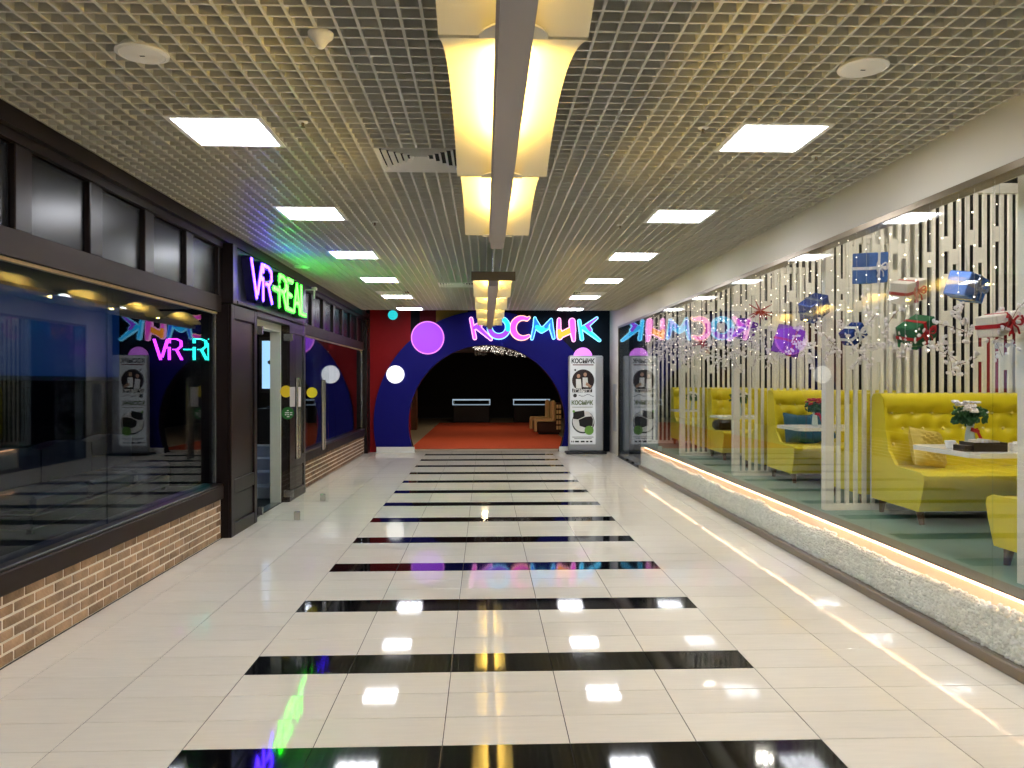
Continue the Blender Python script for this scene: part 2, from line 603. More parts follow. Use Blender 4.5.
# round speakers, detector, sprinklers
def speaker(x, y, label, r=.125):
    t = thing('ceiling_speaker', label, 'speaker', (x, y, ZC), group='round ceiling speakers')
    MB().use('white_paint').lathe([(r * .9, .02), (r, .0), (r, -.008), (r * .86, -.014), (r * .84, -.011)], 32).build('rim', None, t, True, False)
    MB().use('white_paint').lathe([(r * .845, -.005), (r * .845, -.0125), (r * .5, -.016), (0.004, -.017)], 32).build('grille', None, t, True, False)
    MB().use('ink_black').box(-.012, .012, -.004, .004, -.0185, -.016).build('badge', None, t, world=False)
speaker(-1.70, 3.84, 'round white ceiling speaker left of the hanging lamps')
speaker(1.96, 3.88, 'round white ceiling speaker right of the hanging lamps')
speaker(-2.60, 10.9, 'small round ceiling speaker above the green sign letters', .11)
t = thing('hanging_detector', 'white pear-shaped detector hanging from the ceiling grid', 'detector', (-.77, 3.60, ZC + .035))
MB().use('steel').tube([(0, 0, .10), (0, 0, -.02)], .006).build('stem', None, t, True, False)
MB().use('white_paint').lathe([(.01, -.01), (.045, -.018), (.060, -.035), (.058, -.05), (.036, -.07), (.022, -.095), (.012, -.105)], 20).build('housing', None, t, True, False)
def sprinkler(px, py, label):
    D = 760 * (ZC - 1.7) / (382 - py)
    xc = (px - 512) * D / 760
    x = xc * math.cos(YAW) + D * math.sin(YAW); y = D * math.cos(YAW) - xc * math.sin(YAW)
    t = thing('sprinkler', label, 'sprinkler', (x, y, ZC), group='ceiling sprinklers')
    MB().use('white_paint').lathe([(.004, .005), (.032, .003), (.034, -.003), (.02, -.008)], 16).build('cover_plate', None, t, True, False)
    MB().use('bronze_trim').lathe([(.010, -.007), (.010, -.022), (.006, -.03), (.016, -.032), (.016, -.035)], 12).build('nozzle', None, t, True, False)
sprinkler(303, 122, 'small sprinkler head right of the nearest left light panel')
sprinkler(703, 128, 'small sprinkler head left of the nearest right light panel')
sprinkler(816, 156, 'small sprinkler head behind the nearest right light panel')
sprinkler(375, 222, 'small sprinkler head right of the second left light panel')
sprinkler(620, 225, 'small sprinkler head left of the second right light panel')

# hanging lamps down the middle
LX = .095; LW = .25; LL = 1.72; LZ = 2.845; SAG = .175
def lamp_run(y_far, n, label, endcap):
    y_near = y_far - n * LL
    t = thing('hanging_lamp_run', label, 'lamp', (LX, (y_near + y_far) / 2, LZ), group='hanging vaulted lamp runs')
    mb = MB().use('beam_grey')
    mb.box(LX - .05, LX + .05, y_near - .03, y_far + .22, LZ - .06, LZ)
    mb.box(LX - .062, LX + .062, y_near - .03, y_far + .16, LZ - .024, LZ - .008)
    mb.build('beam', None, t)
    for q in range(n):
        a = y_near + q * LL; b = a + LL
        mb = MB().use('cream_enamel')
        N = 22; v = []; f = []
        for i in range(N + 1):
            y = a + .01 + (LL - .02) * i / N
            z = LZ + .002 + SAG * (1 - ((y - (a + b) / 2) / (LL / 2)) ** 2)
            for x, dz in ((-LW, 0), (LW, 0), (LW, .012), (-LW, .012)):
                v.append((LX + x, y, z + dz))
        for i in range(N):
            o = i * 4
            for e in range(4):
                g = (e + 1) % 4
                f.append([o + e, o + g, o + 4 + g, o + 4 + e])
        f.append([0, 3, 2, 1]); f.append([N * 4 + k for k in range(4)])
        mb.add(v, f)
        # shallow lips along both long edges
        sh = mb.build('reflector', None, t, smooth=True)
        MB().use('warm_tube').tube([(LX, a + .28, LZ + .030), (LX, b - .40, LZ + .030)], .026, 10).build('tube', None, t, smooth=True)
        MB().use('beam_grey').box(LX - .05, LX - .044, a + .24, b - .36, LZ, LZ + .049).box(LX + .044, LX + .05, a + .24, b - .36, LZ, LZ + .049).box(LX - .044, LX + .044, a + .24, b - .36, LZ, LZ + .003).build('light_baffle', None, t)  # unseen baffle, added to keep the tube's light off the ceiling
        # half-round mounting plate at the far end
        pl = [(LX + .115 * math.cos(PI * k / 14), b - .02 - .115 * math.sin(PI * k / 14)) for k in range(15)]
        MB().use('cream_enamel').prism(pl, LZ - .008, LZ - .001, 'z').build('mounting_plate', None, t)
        for yy in (a + .3, b - .35):
            MB().use('steel').tube([(LX, yy, LZ + .04), (LX, yy, ZC + .3)], .004, 6).build('suspension_rod', None, t)
    if endcap:
        MB().use('bronze_trim').box(LX - LW, LX + LW, y_near - .012, y_near, LZ + .002, LZ + .105).build('end_cap', None, t)
lamp_run(5.98, 5, 'near run of cream vaulted lamps glowing yellow above a grey beam', False)
lamp_run(15.5, 4, 'distant run of cream vaulted lamps over the grey beam before the end wall', True)

# ================================================================== END WALL
def arc(cx, cz, r, a0, a1, n):
    return [(cx + r * math.cos(a0 + (a1 - a0) * k / n), cz + r * math.sin(a0 + (a1 - a0) * k / n)) for k in range(n + 1)]
CX, CZ, RI, RO = .05, .70, 1.90, 2.73
ai = math.asin(-CZ / RI); ao = math.asin(-CZ / RO)
hole = arc(CX, CZ, RI, PI - ai, ai, 56)                # left foot, over the top, right foot
we = MB().use('end_navy').prism([(-3.05, 0)] + hole + [(3.3, 0), (3.3, 4.0), (-3.05, 4.0)], YE, YE + .3).build('wall_end')
we['kind'] = 'structure'
for nm, x0, x1, z0, z1 in (('end_red', -2.78, -1.80, 0.0, 4), ('end_navy', -1.80, -1.58, 1.9, 4), ('end_darkred', -1.58, -1.19, 2.4, 4), ('end_ochre', -1.19, -.42, 2.9, 4), ('end_teal', 1.99, 3.05, .0, 4)):
    ww = max(.0, z0)
    part('painted_panel', nm, we, (x0 + .002, x1 - .002, YE - .012, YE, ww, z1))
ring = [(CX + RO * math.cos(PI - ao), 0)] and arc(CX, CZ, RO, PI - ao, ao, 64) + arc(CX, CZ, RI - .004, ai, PI - ai, 56)
t = thing('arch_surround', 'broad deep blue arch band framing the dark entrance', 'arch', (CX, YE - .06, 0))
MB().use('arch_blue').prism(ring, YE - .10, YE - .013).build('arch_band', None, t)
xf = math.sqrt(RO ** 2 - CZ ** 2); xi = math.sqrt(RI ** 2 - CZ ** 2)
for sgn in (-1, 1):
    a, b = sorted((CX + sgn * (xf + .02), CX + sgn * (xi - .02)))
    part('foot_block', 'white_paint', t, (a, b, YE - .13, YE - .1, 0.0, .135))
def disc(px, py, r, m, rim, label, y=YE - .12):
    k = y / 760.0
    x = (px - 485) * k; z = 1.7 + (382 - py) * k
    t = thing('light_disc', label, 'light disc', (x, y, z), group='glowing discs on the end wall')
    R90 = Matrix.Rotation(PI / 2, 4, 'X')
    MB().use(rim).lathe([(r * .96, .0), (r, .015), (r, .045), (r * .93, .055), (r * .9, .05)], 40, R90).build('rim', None, t, True, False)
    MB().use(m).lathe([(r * .93, .02), (r * .93, .058), (r * .4, .064), (.002, .066)], 40, R90).build('face', None, t, True, False)
    return t
disc(428, 338, .40, 'disc_purple', 'disc_purple_rim', 'large glowing purple disc on the blue arch')
disc(396, 374.5, .215, 'disc_white', 'disc_white', 'glowing white disc on the left leg of the blue arch')
disc(393.5, 315.5, .115, 'disc_cyan', 'disc_cyan', 'small cyan disc on the red wall near the ceiling')
disc(583, 357, .23, 'disc_purple_rim', 'disc_purple_rim', 'pink disc peeking out above the advertising stand')

# big rounded letters
SY = YE - .17
sign = thing('letter_sign', 'big rounded glowing letters in pink, blue and orange above the arch', 'sign', (1.2, SY, 3.0))
KS = SY / 760.0
def P(px, py): return ((px - 485) * KS, 1.7 + (382 - py) * KS)
def letter(strokes, rim):
    """strokes: (x0,y0,w0,x1,y1,w1,colour) in photo pixels on the wall plane, w = full width"""
    mb = MB().use(rim)
    for i, (x0, y0, w0, x1, y1, w1, col) in enumerate(strokes):
        mb.capsule(P(x0, y0), P(x1, y1), w0 * KS * .6, w1 * KS * .6, SY + .06, SY - .02 - i * .0002)
    body = mb.build('letter', None, sign)
    mf = MB()
    for i, (x0, y0, w0, x1, y1, w1, col) in enumerate(strokes):
        mf.use(col)
        mf.capsule(P(x0, y0), P(x1, y1), max(w0 * KS * .6 - .02, .014), max(w1 * KS * .6 - .02, .014), SY - .018, SY - .034 - i * .0008)
    mf.build('letter_face', None, body)
def poly_strokes(pts, col):
    return [(pts[i][0], pts[i][1], pts[i][2], pts[i + 1][0], pts[i + 1][1], pts[i + 1][2], col if isinstance(col, str) else col[i]) for i in range(len(pts) - 1)]
letter([(471.2, 319, 3.4, 474.8, 338, 3.6, 'k_pink'), (474, 328, 4, 479, 325.5, 5.5, 'k_purple'), (479, 325.5, 5, 486, 317, 3.2, 'k_pink'), (478, 327.5, 5, 491, 339.2, 3, 'k_purple')], 'k_rim')
op = []
for k in range(25):
    a = PI / 2 + 2 * PI * k / 24
    op.append((498.8 + 9.2 * math.cos(a), 327.2 - 9.2 * math.sin(a), 4.2 + 1.3 * (1 - math.sin(a)) / 2))
letter(poly_strokes(op, ['k_cyan' if (k < 7 or k > 16) else 'k_purple' for k in range(24)]), 'k_rimcyan')
cp = []
for k in range(19):
    a = math.radians(62) + math.radians(236) * k / 18
    cp.append((522.5 + 9.5 * math.cos(a), 328 - 10.0 * math.sin(a), 3.6 + 2.4 * math.sin(PI * k / 18)))
cp = [(529, 317.6, 2.8)] + cp + [(528.6, 336, 3.2)]
letter(poly_strokes(cp, 'k_pink'), 'k_rimorange')
letter([(532, 338.6, 2.8, 535, 326, 3.6, 'k_blue'), (535, 326, 3.8, 535, 318, 2.6, 'k_blue'), (535, 319, 2.8, 538.5, 327, 4.6, 'k_blue'), (537, 327, 5, 541.8, 330, 5.5, 'k_cyan'), (541.8, 330, 5.5, 547, 327, 5, 'k_cyan'),
        (546, 326.5, 4.6, 551.2, 319.5, 2.6, 'k_blue'), (551.2, 319.5, 2.8, 551.5, 328, 4, 'k_blue'), (551.5, 328, 4, 553.8, 337.8, 2.8, 'k_blue')], 'k_rimcyan')
letter([(559.2, 319.5, 3.4, 559, 331, 4, 'k_pink'), (559.4, 331, 5, 560, 337, 5, 'k_orange'), (561, 335, 5.6, 570, 330.5, 6, 'k_orange'), (572.3, 321, 5.6, 573, 331, 5.6, 'k_pink'), (573, 331, 5.2, 574, 340, 3.2, 'k_pink')], 'k_rim')
letter([(579.6, 320.6, 3, 582.3, 338.8, 3.4, 'k_cyan'), (583, 327.6, 4, 586, 326.5, 4.6, 'k_cyan'), (586, 326.5, 4.5, 597.2, 317.8, 2.6, 'k_purple'), (584, 327.5, 4.8, 600, 340.2, 2.8, 'k_cyan'), (588, 326.5, 4.5, 590.5, 330, 4, 'k_purple')], 'k_rimcyan')

# hall behind the arch
hf = MB().use('hall_floor').box(-5, 6, YE + .25, 36, -.12, -.002).build('floor_hall'); hf['kind'] = 'structure'
hc = MB().use('hall_ceiling').box(-5, 6, YE + .3, 36, 3.1, 3.2).build('ceiling_hall'); hc['kind'] = 'structure'
hw = MB().use('hall_wall').box(-5, 6, 36, 36.2, 0, 3.2).build('wall_hall_back'); hw['kind'] = 'structure'
hw = MB().use('hall_wall').box(-5.1, -5, YE + .3, 36, 0, 3.2).build('wall_hall_left'); hw['kind'] = 'structure'
hw = MB().use('hall_wall').box(6, 6.1, YE + .3, 36, 0, 3.2).build('wall_hall_right'); hw['kind'] = 'structure'
# dropped dark brown ceiling wave
wv = [(-3.6 + 8.4 * k / 30, 2.42 + .22 * math.sin(PI * (k / 30) ** .8) ) for k in range(31)]
hb = MB().use('hall_ceiling').prism(wv + [(4.8, 3.1), (-3.6, 3.1)], 24.0, 24.25).build('trim_1'); hb['kind'] = 'structure'
t = MB().use('hall_wood').bbox(-2.72, -2.42, 27.0, 27.4, 0, 2.2, .01).build('wood_column')
tag(t, 'tall brown wooden column left inside the arch', 'column')
cp_ = MB().use('carpet').bbox(-1.90, 2.35, 19.35, 31.7, -.001, .010, .004).build('carpet')
tag(cp_, 'orange red carpet running into the hall beyond the arch', 'carpet')
def console(x0, x1, label):
    t = thing('console', label, 'counter', ((x0 + x1) / 2, 32.1, .0), group='dark consoles in the hall')
    part('body', 'console_black', t, (x0 + .03, x1 - .03, 31.9, 32.5, 0.0, .72), bevel=.02)
    part('tray', 'console_black', t, (x0, x1, 31.8, 32.6, .72, .78), bevel=.01)
    mb = MB().use('counter_edge')
    mb.box(x0, x1, 31.78, 31.80, .735, .765); mb.box(x0, x1, 31.78, 31.80, .93, .985)
    mb.box(x0, x0 + .03, 31.78, 31.80, .765, .93); mb.box(x1 - .03, x1, 31.78, 31.80, .765, .93)
    mb.build('lit_rail', None, t)
    part('back_rail', 'steel', t, (x0, x1, 32.3, 32.33, .93, .98))
    mb = MB().use('steel')
    for x in (x0 + .05, x1 - .05): mb.box(x - .015, x + .015, 32.3, 32.33, .78, .93)
    mb.build('rail_post', None, t)
console(-1.36, .22, 'dark console with a pale lit rail on the left end of the carpet')
console(1.18, 2.72, 'dark console with a pale lit rail behind the checkered seats')
def lounge(x, y, label):
    t = thing('checkered_seat', label, 'armchair', (x, y, .0105), group='brown and cream seats inside the arch')
    MB().use('chair_brown').bbox(-.36, .40, -.30, .30, .06, .40, .03).build('base', None, t, world=False)
    pr = [(-.44, .10), (-.44, .44), (-.40, .50), (.12, .50), (.12, .42), (-.34, .42), (-.37, .39), (-.37, .10)]
    MB().use('chair_cream').prism(pr, -.31, .31, 'y').build('seat', None, t, world=False)
    MB().use('chair_cream').bbox(.10, .24, -.31, .31, .42, 1.08, .05).build('backrest', None, t, world=False)
    MB().use('chair_brown').bbox(.2405, .42, -.29, .29, .10, 1.02, .03).build('back_block', None, t, world=False)
    for i in range(5):
        for j in range(2):
            x0 = .255 + j * .085
            MB().use('chair_cream').bbox(x0, x0 + .068, -.315, -.29, .16 + i * .17, .28 + i * .17, .008).build('check', None, t, world=False)
    MB().use('black').box(-.30, .36, -.26, .26, 0, .06).build('plinth', None, t, world=False)
lounge(2.04, 24.7, 'nearer brown and cream checkered seat inside the arch')
lounge(1.98, 26.0, 'farther brown and cream checkered seat, half hidden behind the other')
# string light cloud
sl = MB().use('bead')
for k in range(230):
    u = random.random()
    x = -.35 + 1.75 * u; z = 2.80 - .32 * u * random.random() - .12 * random.random()
    sl.ico((x, 22.0 + random.random() * 1.6, z), .009, 1)
t = thing('bead_lights', 'cloud of tiny hanging bead lights under the arch top', 'lights', (.5, 22.8, 2.6))
sl.build('bulbs', None, t, kind='stuff')
sw = MB().use('string')
for k in range(60):
    x = -.35 + 1.75 * random.random(); yy = 22.0 + random.random() * 1.6
    sw.tube([(x, yy, 2.5), (x, yy, 3.1)], .002, 4)
sw.build('wires', None, t, kind='stuff')
for q, (x, y) in enumerate(((-1.2, 21.2), (1.4, 21.2), (0.0, 27.5))):  # downlights out of view, added to brighten the carpet and hall
    t = thing('downlight', 'added unseen warm downlight in the hall ceiling, %s from the arch' % ('left one', 'right one', 'farthest')[q], 'light', (x, y, 3.1), group='added hall downlights')
    MB().use('steel').lathe([(.13, .0), (.13, -.02), (.11, -.02)], 20).build('ring', None, t, True, False)
    MB().use('hall_fill').lathe([(.105, -.01), (.105, -.024), (.002, -.03)], 20).build('lens', None, t, True, False)

# advertising stand
AY = 18.02
k = AY / 760.0
ax0, ax1 = (568.5 - 485) * k, (603.5 - 485) * k
az1 = 1.7 + (382 - 355.5) * k
t = thing('advertising_stand', 'tall silver advertising stand with food photo poster right of the arch', 'sign', ((ax0 + ax1) / 2, AY, 0))
axc = (ax0 + ax1) / 2
part('base', 'near_black', t, (ax0 - .07, ax1 + .06, AY - .22, AY + .22, 0, .05), bevel=.015)
part('frame', 'standee_frame', t, (ax0, ax1, AY - .06, AY + .06, .05, az1), bevel=.03)
def AP(px, py): return ((px - 485) * (AY - .075) / 760.0, 1.7 + (382 - py) * (AY - .075) / 760.0)
x0, zb = AP(570.5, 447); x1, zt = AP(596.0, 356.8)
po = part('poster', 'standee_paper_glow', t, (x0, x1, AY - .075, AY - .0595, zb + .06, zt))
RF_ = (PI / 2, 0, 0)
def flat(name, m, poly, lift):
    MB().use(m).prism(poly, AY - .075, AY - .0755 - lift * .0006).build(name, None, po)
def circ(px, py, r, sx=1.0, n=28):
    cx, cz = AP(px, py)
    rr = r * (AY - .075) / 760.0
    return [(cx + rr * sx * math.cos(2 * PI * q / n), cz + rr * math.sin(2 * PI * q / n)) for q in range(n)]
def rect(xa, ya, xb, yb):
    a = AP(xa, ya); b = AP(xb, yb)
    return [(a[0], b[1]), (b[0], b[1]), (b[0], a[1]), (a[0], a[1])]
def ptext(body, px, py, size, m, sx=1.0):
    x, z = AP(px, py)
    o = text('lettering', body, size, m, None, (x, AY - .0775, z), RF_, .0008, sx=sx, bold=size * .045)
    o.parent = po; o.location = Vector((x, AY - .0775, z)) - base(t)
ptext('КОСМИК', 583.2, 361.2, .145, 'ink_black', 0.85)
flat('print', 'ink_maroon', rect(573, 364.3, 594, 365.3), 1)
flat('print', 'ink_black', circ(575.5, 370, 1.0), 1)
flat('print', 'ink_brown', circ(583.5, 380.5, 11.2), 1)
for px, py, s in ((578.8, 376, 0), (585.5, 374.5, 1)):
    flat('print', 'ink_white', [AP(px - 2.6, py + 3), AP(px + 2.4, py + 3), AP(px + 3.2, py + 13), AP(px - 2.4, py + 12.5)], 2)
    flat('print', 'ink_skin', circ(px, py, 2.0, .85), 3)
flat('print', 'ink_skin', [AP(587, 382), AP(592, 386), AP(591, 388), AP(586, 385)], 3)
flat('print', 'ink_black', rect(572.5, 388.6, 592.5, 392.4), 2)
ptext('Лазертаг', 582.4, 390.4, .115, 'ink_white', 0.85)
flat('print', 'ink_black', circ(575.3, 395.6, 1.9), 1)
for q in range(8):
    flat('print', 'ink_black', rect(579 + q * 1.9, 395.2 + .9 * math.sin(q * 1.1), 581 + q * 1.9, 395.7 + .9 * math.sin(q * 1.1)), 1)
ptext('КОСМИК', 582.5, 403, .135, 'ink_green', 0.85)
flat('print', 'ink_green', rect(572.5, 407.0, 593, 407.5), 1)
flat('print', 'ink_black', circ(583.5, 422.3, 11.4), 1)
flat('print', 'ink_white', circ(583.5, 421.6, 10.6), 2)
flat('print', 'ink_black', [AP(573.5, 412), AP(584.5, 410.5), AP(585, 416.5), AP(578, 419.5), AP(573.5, 419)], 3)
flat('print', 'ink_black', [AP(579, 420), AP(586, 417), AP(593.5, 419), AP(593, 426), AP(586, 428), AP(580, 426)], 3)
flat('print', 'ink_brown', [AP(586, 417), AP(592, 416.5), AP(593.5, 419.5), AP(586, 420)], 4)
flat('print', 'ink_lime', circ(574, 411.5, 1.3), 4)
flat('print', 'ink_lime', circ(589.5, 430.6, 4.6), 5)
flat('print', 'ink_black', rect(572.5, 437.0, 594, 437.6), 1)
flat('print', 'ink_black', rect(574.5, 438.6, 592, 439.1), 1)
for xa_, xb_ in ((571.5, 572.5), (573.2, 574.2), (575.3, 579.3), (581.1, 585.0), (586.3, 588.9), (590.2, 592.8)):
    flat('print', 'ink_black', rect(xa_, 441.0, xb_, 442.6), 1)

# ================================================================== LEFT FACADE
wl = MB().use('dark_wood')
wl.box(-3.0, -2.87, YB, 8.36, 3.20, 4.0); wl.box(-3.0, -2.87, 11.8, YE, 3.20, 4.0); wl.box(-3.0, -2.87, 8.36, 11.8, 2.55, 4.0)
wl = wl.build('wall_left'); wl['kind'] = 'structure'
part('cornice', 'dark_wood', wl, (-2.87, -2.79, YB, YE, 3.22, 3.34))
def header(ya, yb, y_start, n):
    part('header_board', 'wood_rail', wl, (-3.0, -2.86, ya, yb, 2.46, 2.63))
    part('cornice', 'dark_wood', wl, (-2.88, -2.84, ya, yb, 3.155, 3.22))
    part('backing_board', 'dark_wood', wl, (-3.0, -2.91, ya, yb, 2.63, 3.20))
    for q in range(n):
        y = y_start + .885 * q
        if y + .71 > yb: break
        part('wood_panel', 'panel_satin', wl, (-2.912, -2.898, y + .008, y + .702, 2.64, 3.15), bevel=.004)
        if q < n:
            part('stile', 'dark_wood', wl, (-2.91, -2.86, y + .71, min(y + .885, yb), 2.63, 3.16), bevel=.006)
header(YB, 8.36, YB + .03 + .715, 10) if False else header(YB, 8.36, 4.915 - .885 * 9, 13)
header(11.8, 18.16, 11.96, 8)
part('stile', 'dark_wood', wl, (-2.91, -2.86, 11.8, 11.96, 2.63, 3.16), bevel=.006)

def low_wall(ya, yb, single, y_vis=None):
    o = MB().use('mortar').box(-3.06, -2.872, ya, yb, 0, .435).build('wall_left_base')
    o['kind'] = 'structure'
    bl, bh, jt = .202, .057, .0165
    if single:
        me = MB().use('brick').bbox(-.007, .005, -bl / 2, bl / 2, -bh / 2, bh / 2, .004).mesh('brick')
        meh = MB().use('brick').bbox(-.007, .012, -bl / 4 + .004, bl / 4 - .004, -bh / 2, bh / 2, .004).mesh('brick')
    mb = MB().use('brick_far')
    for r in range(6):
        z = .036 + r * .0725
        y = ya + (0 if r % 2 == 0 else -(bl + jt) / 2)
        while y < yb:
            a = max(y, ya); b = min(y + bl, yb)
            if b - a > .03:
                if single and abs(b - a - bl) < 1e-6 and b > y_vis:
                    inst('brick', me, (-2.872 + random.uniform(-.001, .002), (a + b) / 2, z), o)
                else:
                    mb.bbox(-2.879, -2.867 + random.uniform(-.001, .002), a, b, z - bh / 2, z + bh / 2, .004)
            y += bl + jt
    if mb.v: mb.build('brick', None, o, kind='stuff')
    part('sill', 'wood_rail', o, (-3.06, -2.835, ya, yb, .435, .575), bevel=.008)
    part('sill_lip', 'dark_wood', o, (-3.06, -2.845, ya, yb, .575, .60), bevel=.006)
low_wall(YB, 8.36, True, 3.2)
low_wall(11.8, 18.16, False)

def big_window(name, ya, yb, cuts):
    o = struct_empty(name, (-2.93, (ya + yb) / 2, .6))
    ys = [ya + .02] + cuts + [yb - .02]
    for a, b in zip(ys[:-1], ys[1:]):
        MB().use('glass_dark').box(-2.936, -2.924, a + .002, b - .002, .60, 2.455).build('glass_pane', None, o)
    part('top_trim', 'cream_trim', o, (-2.955, -2.905, ya, yb, 2.44, 2.462))
    part('end_trim', 'steel', o, (-2.95, -2.91, yb - .02, yb, .60, 2.44))
    part('end_trim', 'steel', o, (-2.95, -2.91, ya, ya + .02, .60, 2.44))
big_window('window_1', YB, 8.36, [-1.0, 2.5, 6.0])
big_window('window_2', 11.8, 18.16, [15.])

# panelled pilasters either side of the doorway
def pilaster(ya, yb, label):
    t = thing('door_pilaster', label, 'pilaster', (-2.84, (ya + yb) / 2, 0), group='dark panelled door pilasters')
    X0, X1 = -3.0, -2.76
    part('core', 'dark_wood', t, (X0, X1 - .03, ya, yb, 0, 2.55))
    sw = .11
    part('stile', 'dark_wood', t, (X1 - .03, X1, ya, ya + sw, 0, 2.55), bevel=.005)
    part('stile', 'dark_wood', t, (X1 - .03, X1, yb - sw, yb, 0, 2.55), bevel=.005)
    for z0, z1 in ((0, .14), (.47, .62), (2.40, 2.55)):
        part('rail', 'dark_wood', t, (X1 - .03, X1 - .001, ya + sw, yb - sw, z0, z1), bevel=.005)
    for z0, z1 in ((.15, .46), (.63, 2.39)):
        part('panel', 'dark_wood', t, (X1 - .032, X1 - .018, ya + sw + .012, yb - sw - .012, z0 + .005, z1 - .005), bevel=.006)
pilaster(8.38, 9.32, 'dark panelled wood pilaster between the near window and the open doorway')
pilaster(10.86, 11.8, 'dark panelled wood pilaster just beyond the open glass doors')
t = thing('corner_post', 'narrow dark wood post where the left facade meets the red wall', 'post', (-2.87, 18.38, 0))
part('post', 'dark_wood', t, (-3.0, -2.80, 18.17, YE - .02, 0, 3.19), bevel=.006)
part('plinth', 'dark_wood', t, (-3.0, -2.785, 18.168, YE - .018, 0, .12), bevel=.006)

# door lining, lintel
dj = struct_empty('door_1', (-2.95, 10.09, 0))
part('jamb', 'jamb_white', dj, (-3.02, -2.88, 10.8, 10.857, 0, 2.5))
part('jamb', 'jamb_white', dj, (-3.02, -2.88, 9.323, 9.36, 0, 2.5))
part('head', 'jamb_white', dj, (-3.02, -2.88, 9.36, 10.8, 2.40, 2.5))
part('threshold', 'steel', dj, (-3.0, -2.88, 9.36, 10.8, 0, .006))
part('lintel', 'dark_wood', dj, (-3.0, -2.76, 9.323, 10.857, 2.5, 2.56))

def leaf(y, label, hz0, stickers):
    X0, X1 = -2.80, -2.21
    t = thing('glass_door', label, 'door', (-2.80, y, 0), group='open glass door leaves')
    part('pane', 'glass_clear', t, (X0, X1, y - .005, y + .005, .012, 2.44))
    for z in (.13, 2.33):
        part('hinge_clamp', 'steel', t, (X0 - .03, X0 + .1, y - .02, y + .02, z - .05, z + .05), bevel=.004)
    part('floor_lock', 'steel', t, (-2.325, -2.255, y - .018, y + .018, .015, .12), bevel=.004)
    for s in (-1, 1):
        h = MB().use('steel').tube([(-2.28, y + s * .055, hz0), (-2.28, y + s * .055, hz0 + .98)], .019, 14).build('handle', None, t, True)
        mb = MB().use('steel')
        for z in (hz0 + .12, hz0 + .86):
            mb.tube([(-2.28, y + s * .004, z), (-2.28, y + s * .055, z)], .011, 10)
        mb.build('standoff', None, h, True)
    for (x, z, r, m, nm) in stickers:
        pl = [(x + r * math.cos(2 * PI * k / 28), z + r * math.sin(2 * PI * k / 28)) for k in range(28)]
        MB().use(m).prism(pl, y - .0065, y - .0052).build(nm, None, t)
    return t
leaf1 = leaf(9.35, 'nearer open glass door leaf with yellow and green round stickers', .77,
     [(-2.42, 1.585, .072, 'sticker_yellow', 'yellow_sticker'), (-2.40, 1.32, .075, 'sticker_green', 'green_sticker')])
part('notice_sheet', 'paper_white', leaf1, (-2.375, -2.24, 9.3432, 9.3444, 1.40, 1.64))
for zz, ws in ((1.352, (.02,)), (1.326, (.05, .03)), (1.302, (.02, .02, .03)), (1.278, (.03,))):
    uu = -2.435 if len(ws) > 1 else -2.41
    for wv_ in ws:
        part('sticker_print', 'ink_white', leaf1, (uu, uu + wv_, 9.3428, 9.3436, zz - .006, zz + .006))
        uu += wv_ + .01
leaf(10.82, 'farther open glass door leaf with a single yellow sticker', .75,
     [(-2.44, 1.55, .075, 'sticker_yellow', 'yellow_sticker')])

# illuminated VR-REAL fascia
BX = -2.76
t = thing('fascia_sign', 'neon fascia sign with violet and green box letters over the doorway', 'sign', (BX, 10.18, 2.6))
part('board', 'sign_board', t, (-2.87, BX, 8.52, 11.8, 2.60, 3.19), bevel=.006)
part('frame_strip', 'dark_wood', t, (-2.87, BX + .02, 8.38, 8.52, 2.56, 3.21), bevel=.005)
part('bottom_trim', 'near_black', t, (-2.87, BX + .03, 8.52, 11.8, 2.565, 2.60), bevel=.005)
fasc = t
LETTERS = {
 'V': [[(0, 1), (.42, 0)], [(.84, 1), (.50, .12)], [(.84, 1), (.74, .62), (.86, .56)]],
 'R': [[(0, .62), (0, 0)], [(0, 1), (.45, 1), (.72, .9), (.74, .66), (.5, .5), (.25, .5)], [(.45, .48), (.78, 0)], [(0, 1), (0, .8)]],
 '-': [[(0, .5), (.5, .5)]],
 'E': [[(0, .78), (0, 0), (.6, 0)], [(0, 1), (.62, 1)], [(0, .5), (.5, .5)]],
 'A': [[(0, 0), (.36, 1), (.76, 0)], [(.2, .32), (.58, .32)]],
 'L': [[(0, 1), (0, 0), (.6, 0)]],
}
WID = {'V': .95, 'R': .92, '-': .62, 'E': .80, 'A': .92, 'L': .66}
def sign_letters(word, parent, u0, width, z0, h, place, body_w, body_d, neon_w, neon_of, body_of):
    tot = sum(WID[c] for c in word)
    k = width / tot
    u = u0
    for c in word:
        mats = neon_of(c, u)
        b = None
        if body_d > 0:
            mb = MB().use(body_of(c, u))
            for st in LETTERS[c]:
                for p, q in zip(st[:-1], st[1:]):
                    mb.capsule((u + p[0] * k, z0 + p[1] * h), (u + q[0] * k, z0 + q[1] * h), body_w, body_w, place, place + body_d, 'x', 4)
            b = mb.build('box_letter', None, parent)
        mb = MB().use(mats)
        for st in LETTERS[c]:
            for p, q in zip(st[:-1], st[1:]):
                mb.capsule((u + p[0] * k, z0 + p[1] * h), (u + q[0] * k, z0 + q[1] * h), neon_w, neon_w, place + body_d, place + body_d + .014, 'x', 5)
        mb.build('neon_face', None, b if b else parent)
        u += WID[c] * k
FIRSTR = [True]
sign_letters('VR', fasc, 8.74, .90, 2.68, .42, BX + .002, .040, .10, .015, lambda c, u: 'neon_violet', lambda c, u: 'vr_body')
sign_letters('-REAL', fasc, 9.64, 1.72, 2.68, .40, BX + .002, .044, .10, .020, lambda c, u: 'neon_green', lambda c, u: 'real_body')
t = thing('bracket_lamp', 'small white bracket lamp under the ceiling beside the sign end', 'lamp', (-2.79, 11.96, 3.19))
